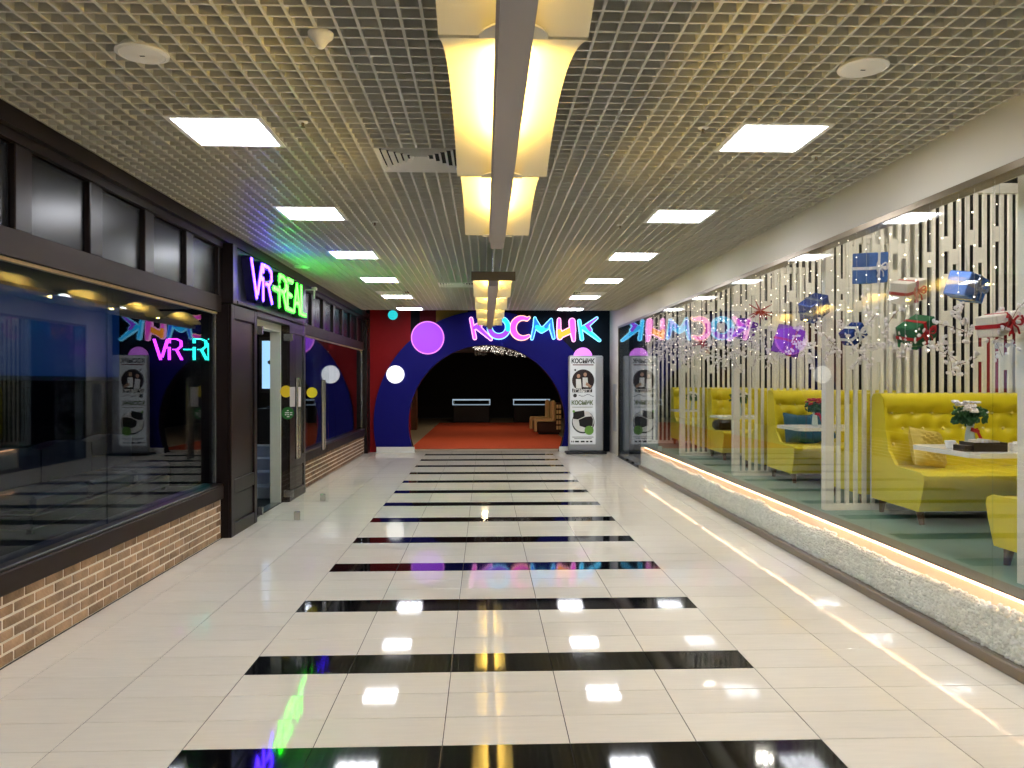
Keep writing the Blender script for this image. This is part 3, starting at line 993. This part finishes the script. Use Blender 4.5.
part('arm', 'white_paint', t, (-2.862, -2.66, 11.95, 11.97, 3.13, 3.15))
part('stem', 'white_paint', t, (-2.67, -2.65, 11.95, 11.97, 3.0, 3.15))
part('head', 'white_paint', t, (-2.70, -2.62, 11.92, 12., 3.13, 3.18), bevel=.01)

# ------------------------------------------------------------------ shop interior
for nm, b in (('floor_shop', (-8.0, -2.95, YB, YE, -.12, -.001)), ('ceiling_shop', (-8.0, -3.0, YB, YE, 2.95, 3.05)),
              ('wall_shop_back', (-8.1, -8.0, YB, YE, 0, 3.0)), ('wall_shop_front', (-8.0, -3.0, YB - .1, YB, 0, 3.0)), ('wall_shop_far', (-8.0, -3.0, YE, YE + .1, 0, 3.0))):
    o = MB().use('shop_floor' if nm == 'floor_shop' else 'shop_dark').box(*b).build(nm); o['kind'] = 'structure'
o = MB().use('shop_dark').box(-8.0, -3.86, 12.60, 12.70, 0, 2.95).build('wall_shop_partition'); o['kind'] = 'structure'
t = thing('neon_sign', 'magenta and teal neon tube letters inside the dark shop', 'sign', (-4.7, 12.58, 2.05))
def neon_flat(word, parent, u0, width, z0, h, yy, m_of):
    tot = sum(WID[c] for c in word); k = width / tot; u = u0
    for n_, c in enumerate(word):
        mb = MB().use(m_of(n_))
        for st in LETTERS[c]:
            for off in (-.013, .013):
                mb.tube([(u + p[0] * k + off, yy, z0 + p[1] * h) for p in st], .010, 6)
        mb.build('neon_letter', None, parent)
        u += WID[c] * k
neon_flat('VR-REAL', t, -5.38, 1.50, 2.06, .34, 12.56, lambda n_: 'neon_magenta' if n_ < 2 else 'neon_teal')
part('mounting_bar', 'black', t, (-5.4, -3.92, 12.575, 12.60, 2.2, 2.24))
t = thing('projection_screen', 'wide dim blue screen high on the wall of the dark shop', 'screen', (-5.9, 10, 1.8))
part('screen_surface', 'shop_screen', t, (-5.93, -5.91, 7.0, 12.5, 1.78, 2.90))
part('screen_border', 'black', t, (-5.96, -5.93, 6.95, 12.56, 1.72, 2.95))
t = thing('door_screen', 'pale blue lit poster screen seen through the open doorway', 'screen', (-3.6, 13.9, 1.6))
part('screen_surface', 'shop_monitor', t, (-4.06, -3.50, 14.0, 14.02, 1.58, 2.45))
part('screen_border', 'black', t, (-4.12, -3.44, 14.02, 14.06, 1.5, 2.52))
mb = MB().use('ink_black'); mb.ico((-3.90, 13.99, 2.06), .06, 2, (1, .1, .7)); mb.tube([(-3.86, 13.99, 2.03), (-3.80, 13.99, 1.95)], .012)
mb.build('dark_emblem', None, t)
part('stand_leg', 'black', t, (-3.76, -3.70, 14.02, 14.06, 0, 1.5))
t = thing('stone_steps', 'pale grey steps rising inside the open doorway', 'stairs', (-3.55, 12.0, 0))
for q in range(4):
    MB().use('stone_step').bbox(-3.85, -3.10, 11.2 + q * .34, 12.59, q * .17 + .0005 * q, q * .17 + .17, .008).build('step', None, t)
t = thing('shop_counter', 'dark counter behind the steps in the doorway', 'counter', (-3.5, 13.2, 0))
part('body', 'near_black', t, (-3.85, -3.1, 12.95, 13.4, 0, 1.25), bevel=.01)
part('counter_top', 'steel', t, (-3.7, -3.3, 13.0, 13.3, 1.2505, 1.28), bevel=.01)
t = thing('lounge_sofa', 'low dark blue sofa under the dim screen in the shop', 'sofa', (-5.4, 10.4, 0))
part('base', 'near_black', t, (-5.80, -5.02, 8.6, 12.3, .05, .22), bevel=.02)
for q in range(3):
    y0_ = 8.6 + q * 1.235
    part('seat_cushion', 'beanbag_blue', t, (-5.62, -5.0, y0_ + .01, y0_ + 1.22, .22, .44), bevel=.05)
    mb = MB().use('beanbag_blue')
    pr = [(y0_ + .01 + 1.21 * k / 12, .84 + .07 * math.sin(PI * k / 12)) for k in range(13)]
    mb.prism([(y0_ + .01, .22)] + pr + [(y0_ + 1.22, .22)], -5.84, -5.62, 'x')
    mb.build('back_cushion', None, t)
for x in (-5.74, -5.08):
    for y in (8.68, 12.22):
        part('leg', 'black', t, (x - .03, x + .03, y - .03, y + .03, 0, .05))
for q, y in enumerate((6.5, 10.6)):
    t = thing('blue_tube_lamp', 'blue tube lamp on the dark shop ceiling, %s' % ('nearer', 'farther'), 'lamp') if False else thing('blue_tube_lamp', 'blue tube lamp on the dark shop ceiling, %s one' % ('nearer', 'farther')[q], 'lamp', (-6.6, y, 2.9), group='blue shop lamps')
    MB().use('blue_lamp').tube([(0, -.6, 0), (0, .6, 0)], .02, 8).build('tube', None, t, True, False)
    MB().use('black').box(-.03, .03, -.62, .62, .02, .05).build('housing', None, t, world=False)
t = thing('white_downlight', 'cool white downlight just inside the shop doorway', 'light', (-3.55, 11.0, 2.95))
MB().use('white_paint').lathe([(.12, 0), (.12, -.02), (.10, -.02)], 20).build('ring', None, t, True, False)
emit('cool_lens', (210, 226, 255), 40)
MB().use('cool_lens').lathe([(.095, -.01), (.095, -.024), (.002, -.03)], 20).build('lens', None, t, True, False)

# ================================================================== RIGHT SIDE
wr = MB().use('soffit')
wr.box(XR, XR + .25, YB, 17.3, 2.97, 4.0)
wr.box(XR, XR + .25, 17.3, YE, 0, 4.0)
wr = wr.build('wall_right'); wr['kind'] = 'structure'
part('soffit_trim', 'bronze_trim', wr, (XR - .012, XR + .12, YB, 17.3, 2.925, 2.97))
part('access_panel', 'standee_frame', wr, (XR - .012, XR, 17.55, 17.95, .55, 1.65))
part('corner_bead', 'steel', wr, (XR - .006, XR + .03, 17.27, 17.3, 0, 2.925))

# plinth, pebble trough, light strip
Y0R, Y1R = YB, 14.86
tr = struct_empty('baseboard_right', (XR + .05, 6, 0))
part('plinth', 'curb_brown', tr, (XR - .03, XR + .14, Y0R, Y1R, 0, .072), bevel=.006)
part('trough_back', 'ledge_board', tr, (XR + .11, XR + .14, Y0R, Y1R, .0725, RF - .001))
part('floor_edge', 'floor_edge', tr, (XR + .09, XR + .24, Y0R, Y1R, RF, RF + .012))
part('trough_end', 'ledge_board', tr, (XR + .012, XR + .11, Y1R - .02, Y1R, .0725, RF - .001))
MB().use('led_warm').box(XR + .088, XR + .104, 1.5, Y1R - .03, RF - .016, RF - .002).build('led_strip', None, tr)
pb = MB().use('pebble')
rng = random.Random(3)
y = 2.2
while y < Y1R - .03:
    z = .078
    top = RF - .078 + .012 * math.sin(y * 3.1) + .01 * math.sin(y * 7.7)
    row = 0
    while z < top:
        r = rng.uniform(.014, .021)
        pb.ico((XR + .034 + rng.uniform(-.009, .012), y + rng.uniform(-.006, .006) + (.010 if row % 2 else 0), z + rng.uniform(-.004, .004)), r, 1,
               (1, rng.uniform(.8, 1.3), rng.uniform(.6, .95)), Euler((rng.uniform(0, 6), rng.uniform(-.5, .5), rng.uniform(0, 6))))
        z += .0215; row += 1
    y += .0265
part('pebble_fill', 'pebble', tr, (XR + .036, XR + .108, 2.0, Y1R - .03, .073, RF - .105))
pb.build('pebbles', None, tr, kind='stuff')

wg = struct_empty('window_3', (XR, 8, .07))
seams = [Y0R, -1.25, .18, 1.61, 3.04, 4.47, 5.91, 7.33, 8.77, 10.2, 11.64, 13.08, Y1R]
for a, b in zip(seams[:-1], seams[1:]):
    MB().use('glass_clear').box(XR, XR + .010, a + .0015, b - .0015, .0725, 2.925).build('glass_pane', None, wg)
# far glass door bay with a dark sheet added behind to darken the glass
wd = struct_empty('door_2', (XR, 16, 0))
for a, b in ((Y1R, 16.05), (16.05, 17.27)):
    MB().use('glass_dark').box(XR, XR + .010, a + .003, b - .003, .01, 2.925).build('glass_pane', None, wd)
part('frame_post', 'bronze_trim', wd, (XR - .01, XR + .02, 17.24, 17.27, 0, 2.925))
part('threshold', 'near_black', wd, (XR - .03, XR + .08, Y1R, 17.27, 0, .012))
for y in (15.0, 15.6, 16.2):
    part('floor_clamp', 'near_black', wd, (XR - .02, XR + .03, y, y + .14, .012, .05))
o = MB().use('rest_dark').box(XR + .35, XR + .45, 15.9, 17.3, 0, 3.0).build('wall_dark_backing'); o['kind'] = 'structure'
o = MB().use('rest_dark').box(XR + .26, 9, 17.3, 17.4, 0, 4.2).build('wall_restaurant_far'); o['kind'] = 'structure'
# restaurant shell
for nm, m, b in (('floor_restaurant', 'green_floor', (XR + .241, 9, Y0R, 15.9, RF - .2, RF)), ('wall_restaurant_back', 'rest_wall', (9, 9.1, Y0R, 17.4, 0, 4.3)),
                 ('ceiling_restaurant', 'rest_dark', (XR + .25, 9, Y0R, 17.4, 4.25, 4.35)), ('wall_restaurant_near', 'rest_wall', (XR + .25, 9, Y0R - .1, Y0R, 0, 4.3))):
    o = MB().use(m).box(*b).build(nm); o['kind'] = 'structure'
gd = MB().use('pillow_teal')

# slat screens between the booths
def screen(y, n, label, q):
    X0 = 3.39
    t = thing('slat_screen', label, 'screen', (X0 + .1, y, RF), group='cream slat screens between the booths')
    part('post', 'slat_cream', t, (X0, X0 + .085, y - .045, y + .045, RF, 3.70))
    PT = .088
    x1 = X0 + .15 + n * PT
    part('base_rail', 'slat_cream', t, (X0 + .085, x1, y - .035, y + .035, RF, RF + .06))
    part('top_rail', 'slat_cream', t, (X0 + .085, x1, y - .035, y + .035, 3.60, 3.70))
    me = MB().use('slat_cream').box(-.018, .018, -.014, .014, 0, 3.60 - RF - .06).mesh('slat')
    rg = random.Random(100 + q)
    bme = MB().use('slat_cream').box(-(PT / 2 - .0185), PT / 2 - .0185, -.012, .012, -.075, .075).mesh('block')
    for i in range(n):
        x = X0 + .15 + i * PT
        inst('slat', me, (x, y, RF + .06), t)
        if i < n - 1:
            for z in ([2.72, 3.12, 2.3] if i % 3 == 0 else [2.95, 1.98] if i % 3 == 1 else []):
                if rg.random() < .62:
                    inst('block', bme, (x + PT / 2, y, z + rg.uniform(-.1, .1)), t)
names = ['nearest slat screen, its wide post at the right edge of the view', 'second slat screen from the viewer, right behind the front yellow sofa',
         'third slat screen from the viewer, behind the sofa with teal cushions', 'fourth slat screen from the viewer, among the far yellow sofas', 'farthest slat screen at the dark glass door']
for q in range(5):
    screen((4.68, 7.50, 10.30, 13.12)[q] if q < 4 else 15.78, (1, 24, 24, 24, 12)[q], 'cream wooden ' + names[q], q)

# booth sofas
def make_sofa():
    r = thing('booth_sofa', 'x', 'sofa')
    Wd = 1.75; D0 = .90                           # local: x 0..Wd, y 0 (rear) .. -D0 (front), z from floor
    mb = MB().use('yellow_leather')
    pr = [(-.16, .15), (-.16, .44), (-.22, .475), (-.62, .475), (-D0 + .06, .47), (-D0 + .012, .45), (-D0, .41), (-D0 + .02, .30), (-D0 + .08, .13), (-D0 + .12, .12)]
    mb.prism(pr, .012, Wd - .012, 'x')
    mb.build('seat', None, r, True, False)
    # tufted back
    mb = MB().use('yellow_leather')
    nx, nz = 84, 48
    z0, z1 = .40, 1.17
    btn = []
    for row, z in enumerate((.98, .83, .68)):
        for i in range(9):
            x = .16 + i * .20 + (.10 if row % 2 == 1 else 0) - .05
            if .1 < x < Wd - .08: btn.append((x, z))
    v = []; f = []
    for i in range(nx + 1):
        for j in range(nz + 1):
            x = .01 + (Wd - .02) * i / nx; z = z0 + (z1 - z0) * j / nz
            d = 0
            for bx, bz in btn:
                q = ((x - bx) ** 2 + (z - bz) ** 2)
                if q < .02: d += .036 * math.exp(-q / .0022)
            seam = .013 * math.exp(-((z - .98) / .010) ** 2) + .006 * math.exp(-((z - .83) / .010) ** 2)
            front = .20 + .05 * (1 - (z - z0) / (z1 - z0))
            if z > .98: front += .03 * math.sin(PI * (z - .98) / (z1 - .98))
            if z > z1 - .05: front -= .05 * ((z - z1 + .05) / .05) ** 2
            v.append((x, -(front - d - seam), z))
    for i in range(nx):
        for j in range(nz):
            a = i * (nz + 1) + j
            f.append([a, a + nz + 1, a + nz + 2, a + 1])
    # shell round the back
    o = len(v)
    ring_ = []
    for i in range(nx + 1): ring_.append(i * (nz + 1) + nz)
    vb = []
    for i in range(nx + 1):
        x = .01 + (Wd - .02) * i / nx
        vb.append(len(v)); v.append((x, -.02, z1 - .01))
    for i in range(nx): f.append([ring_[i], ring_[i + 1], vb[i + 1], vb[i]])
    vc = []
    for i in (0, nx):
        x = .01 + (Wd - .02) * i / nx
        vc.append(len(v)); v.append((x, 0, z1 - .06)); vc.append(len(v)); v.append((x, 0, .13))
    f.append([vb[0]] + [vc[0], vc[2]] + vb[:0:-1])
    f.append([vc[0], vc[1], vc[3], vc[2]])
    mb.add(v, f)
    bk = mb.build('backrest', None, r, True, False)
    bme = MB().use('gold_button').ico((0, 0, 0), .015, 2, (1, .7, 1)).mesh('button')
    for bx, bz in btn:
        d = .20 + .05 * (1 - (bz - z0) / (z1 - z0)) - .036 - (.013 if abs(bz - .98) < .01 else .006 if abs(bz - .83) < .01 else 0)
        ob = bpy.data.objects.new('button', bme); C.objects.link(ob); ob.parent = bk; ob.location = (bx, -d - .009, bz)
    # end wings with a swept edge
    wing = [(0, .13), (0, 1.12), (-.03, 1.165), (-.16, 1.17), (-.21, 1.13), (-.25, .95), (-.27, .80), (-.32, .62), (-.44, .50), (-.62, .485), (-D0 + .06, .48), (-D0 + .005, .455), (-D0 - .005, .41), (-D0 + .02, .30), (-D0 + .08, .125)]
    for xx in (0, Wd - .03):
        MB().use('yellow_leather').prism(wing, xx, xx + .03, 'x').build('wing', None, r, False, False)
    for xx in (.06, Wd - .06):
        for yy in (-.10, -D0 + .16):
            dy = -.03 if yy < -.3 else .02
            MB().use('leg_wood').tube([(xx, yy, .135), (xx, yy + dy, 0)], [.038, .022], 10).build('leg', None, r, True, False)
    return r
sofa = make_sofa()
firsts = True
bays = [4.74, 7.54, 10.34, 13.14]
SX = 3.85
sl_B = ['yellow tufted sofa facing the viewer with a ruched yellow cushion', 'yellow tufted sofa facing the viewer with teal cushions',
        'third yellow tufted sofa facing the viewer, counted from the right edge', 'farthest and smallest yellow tufted sofa facing the viewer']
sl_A = ['yellow sofa cut by the right edge, only its front corner shows', 'yellow sofa seen from behind between slats, back to back with the front sofa',
        'yellow sofa seen from behind, back to back with the teal cushion sofa', 'far yellow sofa seen from behind, beyond the third screen']
for q, yb_ in enumerate(bays):
    o = sofa if q == 0 else copy_tree(sofa)
    rear = yb_ + 2.8 - .10
    if q == 3: rear = 15.64
    o.location = (SX, rear, RF)
    o['label'] = sl_B[q]; o['group'] = 'yellow booth sofas'
    a = copy_tree(sofa)
    a.rotation_euler = (0, 0, PI)
    a.location = (SX + 1.75 - (.26 if q == 0 else 0), yb_ + .10 - (.42 if q == 0 else 0), RF)
    a['label'] = sl_A[q]; a['group'] = 'yellow booth sofas'
    # table
    yc = yb_ + (1.16 if q == 0 else 1.34 if q == 3 else 1.40)
    t = thing('booth_table', ('white booth table holding the flower vase and brown tray', 'white booth table beside the teal cushions', 'white booth table in front of the third sofa', 'farthest white booth table')[q], 'table', (4.70, yc, RF), group='white booth tables')
    hw = .42 if q == 0 else .24 if q == 3 else .36
    pl = [(3.60, yc - hw + .05), (3.65, yc - hw), (5.05, yc - hw), (5.05, yc + hw), (3.65, yc + hw), (3.60, yc + hw - .05)]
    MB().use('table_white').prism(pl, RF + .715, RF + .752, 'z').build('table_top', None, t)
    MB().use('near_black').tube([(4.70, yc, RF + .03), (4.70, yc, RF + .714)], .035, 14).build('pedestal', None, t, True)
    MB().use('near_black').lathe([(.20, 0), (.20, .012), (.08, .03)], 24, Matrix.Translation((4.70, yc, RF))).build('base', None, t, True)
TZ = RF + .752
# flowers
def flowers(x, y, z, s, label, m_petal, ribbon):
    t = thing('flower_vase', label, 'flowers', (x, y, z), group='table flowers')
    MB().use('vase_glass').lathe([(.028 * s, 0), (.034 * s, .01), (.030 * s, .08 * s), (.022 * s, .14 * s), (.028 * s, .16 * s)], 14).build('vase', None, t, True, False)
    if ribbon:
        MB().use('ribbon_red').add([(.03, -.02, .155), (.05, -.02, .16), (.12, -.03, .0), (.085, -.03, .0), (.05, -.035, .08), (.075, -.035, .085)], [(0, 1, 5, 4), (4, 5, 2, 3)]).tube([(-.01, -.03, .15), (.05, -.03, .13)], .016).build('ribbon', None, t, False, False)
    rg = random.Random(int(x * 100))
    lf = MB().use('leaf'); pt = MB().use(m_petal)
    for k in range(120):
        a = rg.uniform(0, 2 * PI); rr = rg.uniform(.0, .10) * s; zz = (.16 + rg.uniform(.0, .10)) * s
        lf.ico((rr * math.cos(a), rr * math.sin(a), zz), .027 * s, 1, (1, .6, .3), Euler((rg.uniform(0, 3), rg.uniform(0, 3), a)))
    for k in range(26):
        a = rg.uniform(0, 2 * PI); rr = rg.uniform(.0, .11) * s; zz = (.26 + rg.uniform(-.03, .05)) * s
        for p in range(5):
            b = 2 * PI * p / 5
            pt.ico((rr * math.cos(a) + .014 * s * math.cos(b), rr * math.sin(a) + .014 * s * math.sin(b), zz), .013 * s, 1, (1, 1, .75))
    lf.build('foliage', None, t, False, False, kind='stuff'); pt.build('blossoms', None, t, False, False, kind='stuff')
flowers(3.90, 5.98, TZ, 1.2, 'white flowers with a red ribbon in a glass vase on the front table', 'petal', True)
flowers(3.98, bays[1] + 1.5, TZ, 1.05, 'dark leafy plant with red blooms on the second table', 'ribbon_red', True)
flowers(4.0, bays[2] + 1.5, TZ, 1.3, 'pale leafy plant on the third table', 'petal', False)
flowers(4.0, bays[3] + 1.4, TZ, 1.1, 'small plant on the farthest table', 'petal', False)
t = thing('napkin_tray', 'dark brown condiment tray with white napkins beside the flower vase', 'tray', (3.82, 5.70, TZ))
mb = MB().use('tray_brown'); mb.box(-.13, .13, -.09, .09, 0, .012); mb.box(-.13, .13, -.09, -.08, .012, .07); mb.box(-.13, .13, .08, .09, .012, .07); mb.box(-.13, -.12, -.08, .08, .012, .07); mb.box(.12, .13, -.08, .08, .012, .07)
mb.box(-.19, -.13, -.07, .07, 0, .045)
mb.build('tray', None, t, False, False)
mb = MB().use('paper_white')
for k in range(6): mb.box(-.10 + k * .032, -.088 + k * .032, -.07, .07, .022, .085 + .006 * (k % 2), Matrix.Rotation(.06 * k - .15, 4, 'Y'))
mb.build('napkins', None, t, False, False)
for q, (x, y, lab) in enumerate(((3.70, 5.92, 'small white cup left of the flower vase'), (4.04, 5.66, 'white cup right of the brown tray'), (4.16, 5.78, 'white cup at the far right of the front table'))):
    t = thing('cup', lab, 'cup', (x, y, TZ), group='white cups on the front table')
    MB().use('ceramic').lathe([(.024, 0), (.03, .004), (.04, .05), (.042, .062), (.037, .06), (.028, .012)], 18).build('bowl', None, t, True, False)
    MB().use('ceramic').tube([(.038 + .0 * k + .022 * math.sin(PI * k / 6), 0, .05 - .035 * k / 6) for k in range(7)], .004, 6).build('handle', None, t, True, False)
# cushions
def cushion(x, y, z, s, m, rot, label, ruched):
    t = thing('cushion', label, 'cushion', (x, y, z), rot=rot, group='booth cushions')
    N = 18; v = []; f = []
    for side in (1, -1):
        for i in range(N + 1):
            for j in range(N + 1):
                u = i / N * 2 - 1; w_ = j / N * 2 - 1
                e = max(0, (1 - u ** 4) * (1 - w_ ** 4))
                th = .085 * e ** .5 + (.013 * math.sin(20 * (u * .55 + w_)) * e if ruched else 0)
                k = 1 - .09 * (1 - abs(u * w_)) * max(abs(u), abs(w_)) ** 3
                v.append((u * s / 2 * k, side * th, (w_ * s / 2 * k) + s * .45))
    n2 = (N + 1) ** 2
    for sd in (0, 1):
        for i in range(N):
            for j in range(N):
                a = sd * n2 + i * (N + 1) + j
                q_ = [a, a + N + 1, a + N + 2, a + 1]
                f.append(q_ if sd == 0 else q_[::-1])
    mb = MB().use(m).add(v, f)
    mb.build('cover', None, t, True, False)
    edge = []
    for i in range(4 * N):
        sd_, kk = divmod(i, N)
        u, w_ = [(kk / N * 2 - 1, -1), (1, kk / N * 2 - 1), (1 - kk / N * 2, 1), (-1, 1 - kk / N * 2)][sd_]
        k = 1 - .09 * (1 - abs(u * w_)) * max(abs(u), abs(w_)) ** 3
        edge.append((u * s / 2 * k, 0, w_ * s / 2 * k + s * .45))
    edge.append(edge[0])
    MB().use(m).tube(edge, .006, 6).build('piping', None, t, True, False)
cushion(4.16, bays[0] + 2.22, RF + .50, .37, 'pillow_yellow', (-.34, .16, .30), 'ruched mustard yellow cushion leaning on the front sofa', True)
cushion(4.10, bays[1] + 2.22, RF + .50, .40, 'pillow_teal', (-.35, .10, .15), 'front teal cushion on the second sofa', False)
cushion(4.42, bays[1] + 2.30, RF + .51, .40, 'pillow_teal', (-.28, -.30, -.1), 'teal cushion tilted behind the other teal cushion', False)
t = thing('black_bag', 'dark bag resting on the third sofa seat', 'bag', (3.98, bays[2] + 2.2, RF + .482))
MB().use('near_black').bbox(-.18, .18, -.12, .12, 0, .17, .05).build('body', None, t, True, False)
MB().use('near_black').tube([(-.10 + .2 * k / 8, 0, .16 + .09 * math.sin(PI * k / 8)) for k in range(9)], .010, 8).build('strap', None, t, True, False)

# hanging gifts
def RP(px, py, X):
    """point on the vertical plane X seen at a pixel of the photograph (used only to read off where the gifts hang)"""
    y = X / math.tan(math.atan((px - 512) / F) + YAW)
    return (X, y, 1.7 + (382 - py) * (y * math.cos(YAW) + X * math.sin(YAW)) / F)
def gift(px, py, wpx, hpx, m, rib, rot, label, X=3.28, bow=True):
    loc = RP(px, py, X)
    s = loc[1] / 760.0
    wd, h = wpx * s * .88, hpx * s * .90
    t = thing('gift_box', label, 'gift box', loc, rot=rot, group='gift boxes hanging behind the glass')
    d = min(.16, wd * .7)
    MB().use(m).bbox(-wd / 2, wd / 2, -d / 2, d / 2, -h / 2, h / 2, .006).build('box', None, t, False, False)
    mb = MB().use(rib); e = .0025; rw = .016
    mb.box(-rw, rw, -d / 2 - e, d / 2 + e, -h / 2 - e, h / 2 + e); mb.box(-wd / 2 - e, wd / 2 + e, -d / 2 - e, d / 2 + e, -rw * .8, rw * .8)
    mb.build('ribbon', None, t, False, False)
    if bow:
        mb = MB().use(rib)
        for sgn in (-1, 1):
            pts = [(sgn * .07 * math.sin(PI * k / 8), -d / 2 - .012 - .02 * math.sin(PI * k / 8), .035 * math.sin(2 * PI * k / 8) * sgn + .02 * k / 8) for k in range(9)]
            mb.tube(pts, .007, 6)
            mb.tube([(0, -d / 2 - .012, 0), (sgn * .03, -d / 2 - .02, -.035), (sgn * .045, -d / 2 - .014, -.075)], .006, 6)
        mb.ico((0, -d / 2 - .014, 0), .014, 1)
        mb.build('bow', None, t, False, False)
    # thread to the ceiling, vertical in the world
    inv = Euler(rot).to_matrix().inverted()
    up = inv @ Vector((0, 0, 1))
    p0 = up * (h * .35)
    MB().use('string').tube([p0, up * (4.22 - loc[2])], .0018, 5).build('thread', None, t, False, False)
gift(870, 268, 36, 34, 'foil_blue', 'ribbon_white', (.1, -.12, .5), 'large shiny blue gift box with a white ribbon, hanging highest')
gift(908, 291, 34, 24, 'paper_white', 'ribbon_red', (.2, -.25, .4), 'beige gift box with red bow hanging right of the large blue gift', X=3.5)
gift(966, 287, 38, 28, 'foil_blue', 'foil_silver', (.2, .2, .5), 'blue gift box with silver ribbon hanging near the wide right post')
gift(916, 332, 38, 26, 'paper_green', 'ribbon_red', (.2, -.45, .4), 'tilted green gift box with a red bow')
gift(999, 324, 40, 24, 'paper_white', 'ribbon_red', (.0, -.2, .3), 'white gift box with red ribbon, farthest right of the hanging gifts', X=3.20)
gift(814, 308, 30, 22, 'foil_navy', 'foil_silver', (.3, -.5, .4), 'tilted navy blue gift box hanging among the slats', X=3.22)
gift(788, 341, 28, 32, 'foil_purple', 'ribbon_red', (.2, .2, .5), 'purple foil gift box with a dark ribbon')
gift(853, 334, 24, 17, 'foil_navy', 'ribbon_white', (.1, -.6, .3), 'small navy gift box with white ribbon below the large blue gift')
gift(745, 330, 20, 22, 'foil_purple', 'ribbon_white', (.1, .3, .3), 'small purple gift box among the far garlands')
def star(px, py, rpx, label, X=3.3):
    loc = RP(px, py, X); s = loc[1] / 760.0 * rpx
    t = thing('red_star', label, 'decoration', loc, group='red starbursts hanging behind the glass')
    mb = MB().use('ribbon_red')
    rg = random.Random(px)
    for k in range(16):
        d = Vector((rg.gauss(0, 1), rg.gauss(0, 1), rg.gauss(0, 1))).normalized()
        mb.tube([(0, 0, 0), tuple(d * s)], [.012, .003], 5)
    mb.build('spikes', None, t, False, False)
    MB().use('string').tube([(0, 0, 0), (0, 0, 4.22 - loc[2])], .0018, 5).build('thread', None, t, False, False)
star(760, 311, 13, 'red starburst ornament hanging left of the navy gift')
star(703, 344, 12, 'red starburst ornament among the far blossoms')

# blossom garlands and fairy lights
rg = random.Random(11)
for q, (ya, yb_) in enumerate(((4.4, 6.6), (6.6, 8.9), (8.9, 11.2), (11.2, 14.6))):
    t = thing('blossom_garland', 'white blossom branches hanging behind the glass, %s stretch from the right' % ORDN[q], 'garland', (3.3, (ya + yb_) / 2, 2.1), group='white blossom garlands')
    tw = MB().use('twig'); pt = MB().use('petal')
    n = int((yb_ - ya) / .09)
    for k in range(n):
        y = ya + (yb_ - ya) * (k + rg.random()) / n
        x = 3.16 + rg.random() * .14
        z = 2.02 + .06 * (y - 4) * .6 + rg.uniform(-.22, .18)
        pts = [Vector((x, y, z))]
        dr = Vector((rg.uniform(-.3, .3), rg.uniform(-1, 1), rg.uniform(-.8, .5))).normalized()
        for i in range(4):
            dr = (dr + Vector((rg.uniform(-.3, .3), rg.uniform(-.3, .3), rg.uniform(-.4, .3)))).normalized()
            nx_ = pts[-1] + dr * .06
            nx_.x = min(max(nx_.x, 3.15), 3.33)
            pts.append(nx_)
        tw.tube(pts, .0018, 4)
        for p in pts:
            for i in range(3):
                c = p + Vector((rg.uniform(-.03, .03), rg.uniform(-.03, .03), rg.uniform(-.03, .03)))
                pt.ico(c, rg.uniform(.012, .021), 1, (1, .9, .5), Euler((rg.uniform(0, 3), rg.uniform(0, 3), 0)))
    tw.build('twigs', None, t, kind='stuff'); pt.build('blossoms', None, t, kind='stuff')
fb = MB().use('fairy'); fw = MB().use('string')
y = 4.5
while y < 14.7:
    x = 3.075 + rg.random() * .02
    zb_ = 1.9 + rg.random() * .4
    fw.tube([(x, y, zb_), (x, y, 4.2)], .0012, 4)
    z = zb_
    while z < 3.3:
        fb.ico((x + rg.uniform(-.008, .008), y + rg.uniform(-.01, .01), z), rg.choice((.004, .005, .0065)), 1)
        z += rg.uniform(.10, .22)
    y += rg.uniform(.12, .2)
t = thing('fairy_light_curtain', 'curtain of tiny warm fairy lights hanging behind the storefront glass', 'string lights', (3.3, 9.5, 2))
fw.build('wires', None, t, kind='stuff'); fb.build('bulbs', None, t, kind='stuff')

# unseen fill lights, added to brighten the restaurant booths
for q in range(5):
    for s_, x in enumerate((4.35,)):
        t = thing('restaurant_fill_light', 'added restaurant fill light %s over the booths, %s row' % (ORDN[q], ('window', 'inner')[s_]), 'light', (x, 3.3 + 2.8 * q, 4.25), group='restaurant fill lights')
        MB().use('near_black').lathe([(.16, 0), (.16, -.08), (.13, -.08)], 20).build('housing', None, t, True, False)
        MB().use('rest_fill').lathe([(.125, -.07), (.125, -.084), (.002, -.092)], 20).build('lens', None, t, True, False)
# things glimpsed between the slats
t = thing('red_cabinet', 'tall red and white cabinet glimpsed between slats at the right', 'cabinet', (7.4, 10.2, RF))
part('body', 'rest_red', t, (6.9, 7.9, 10.0, 10.4, RF, 2.5), bevel=.01)
part('panel', 'paper_white', t, (7.05, 7.35, 9.98, 10.0, .9, 2.2))
part('panel', 'paper_white', t, (7.5, 7.75, 9.98, 10.0, .9, 2.2))
t = thing('column', 'pale column glimpsed between the slats above the sofas', 'column', (6.3, 11.6, RF))
part('shaft', 'white_paint', t, (6.0, 6.6, 11.3, 11.9, RF, 4.2), bevel=.03)
part('foot', 'white_paint', t, (5.95, 6.65, 11.25, 11.95, RF, RF + .1), bevel=.01)

# ------------------------------------------------------------------ corridor behind the viewpoint
o = MB().use('soffit').box(-3.0, 3.3, YB - .2, YB - .1, 0, 4.0).build('wall_back'); o['kind'] = 'structure'
for o in bpy.data.objects:
    if o.get('label') == 'x': o['label'] = 'unplaced'
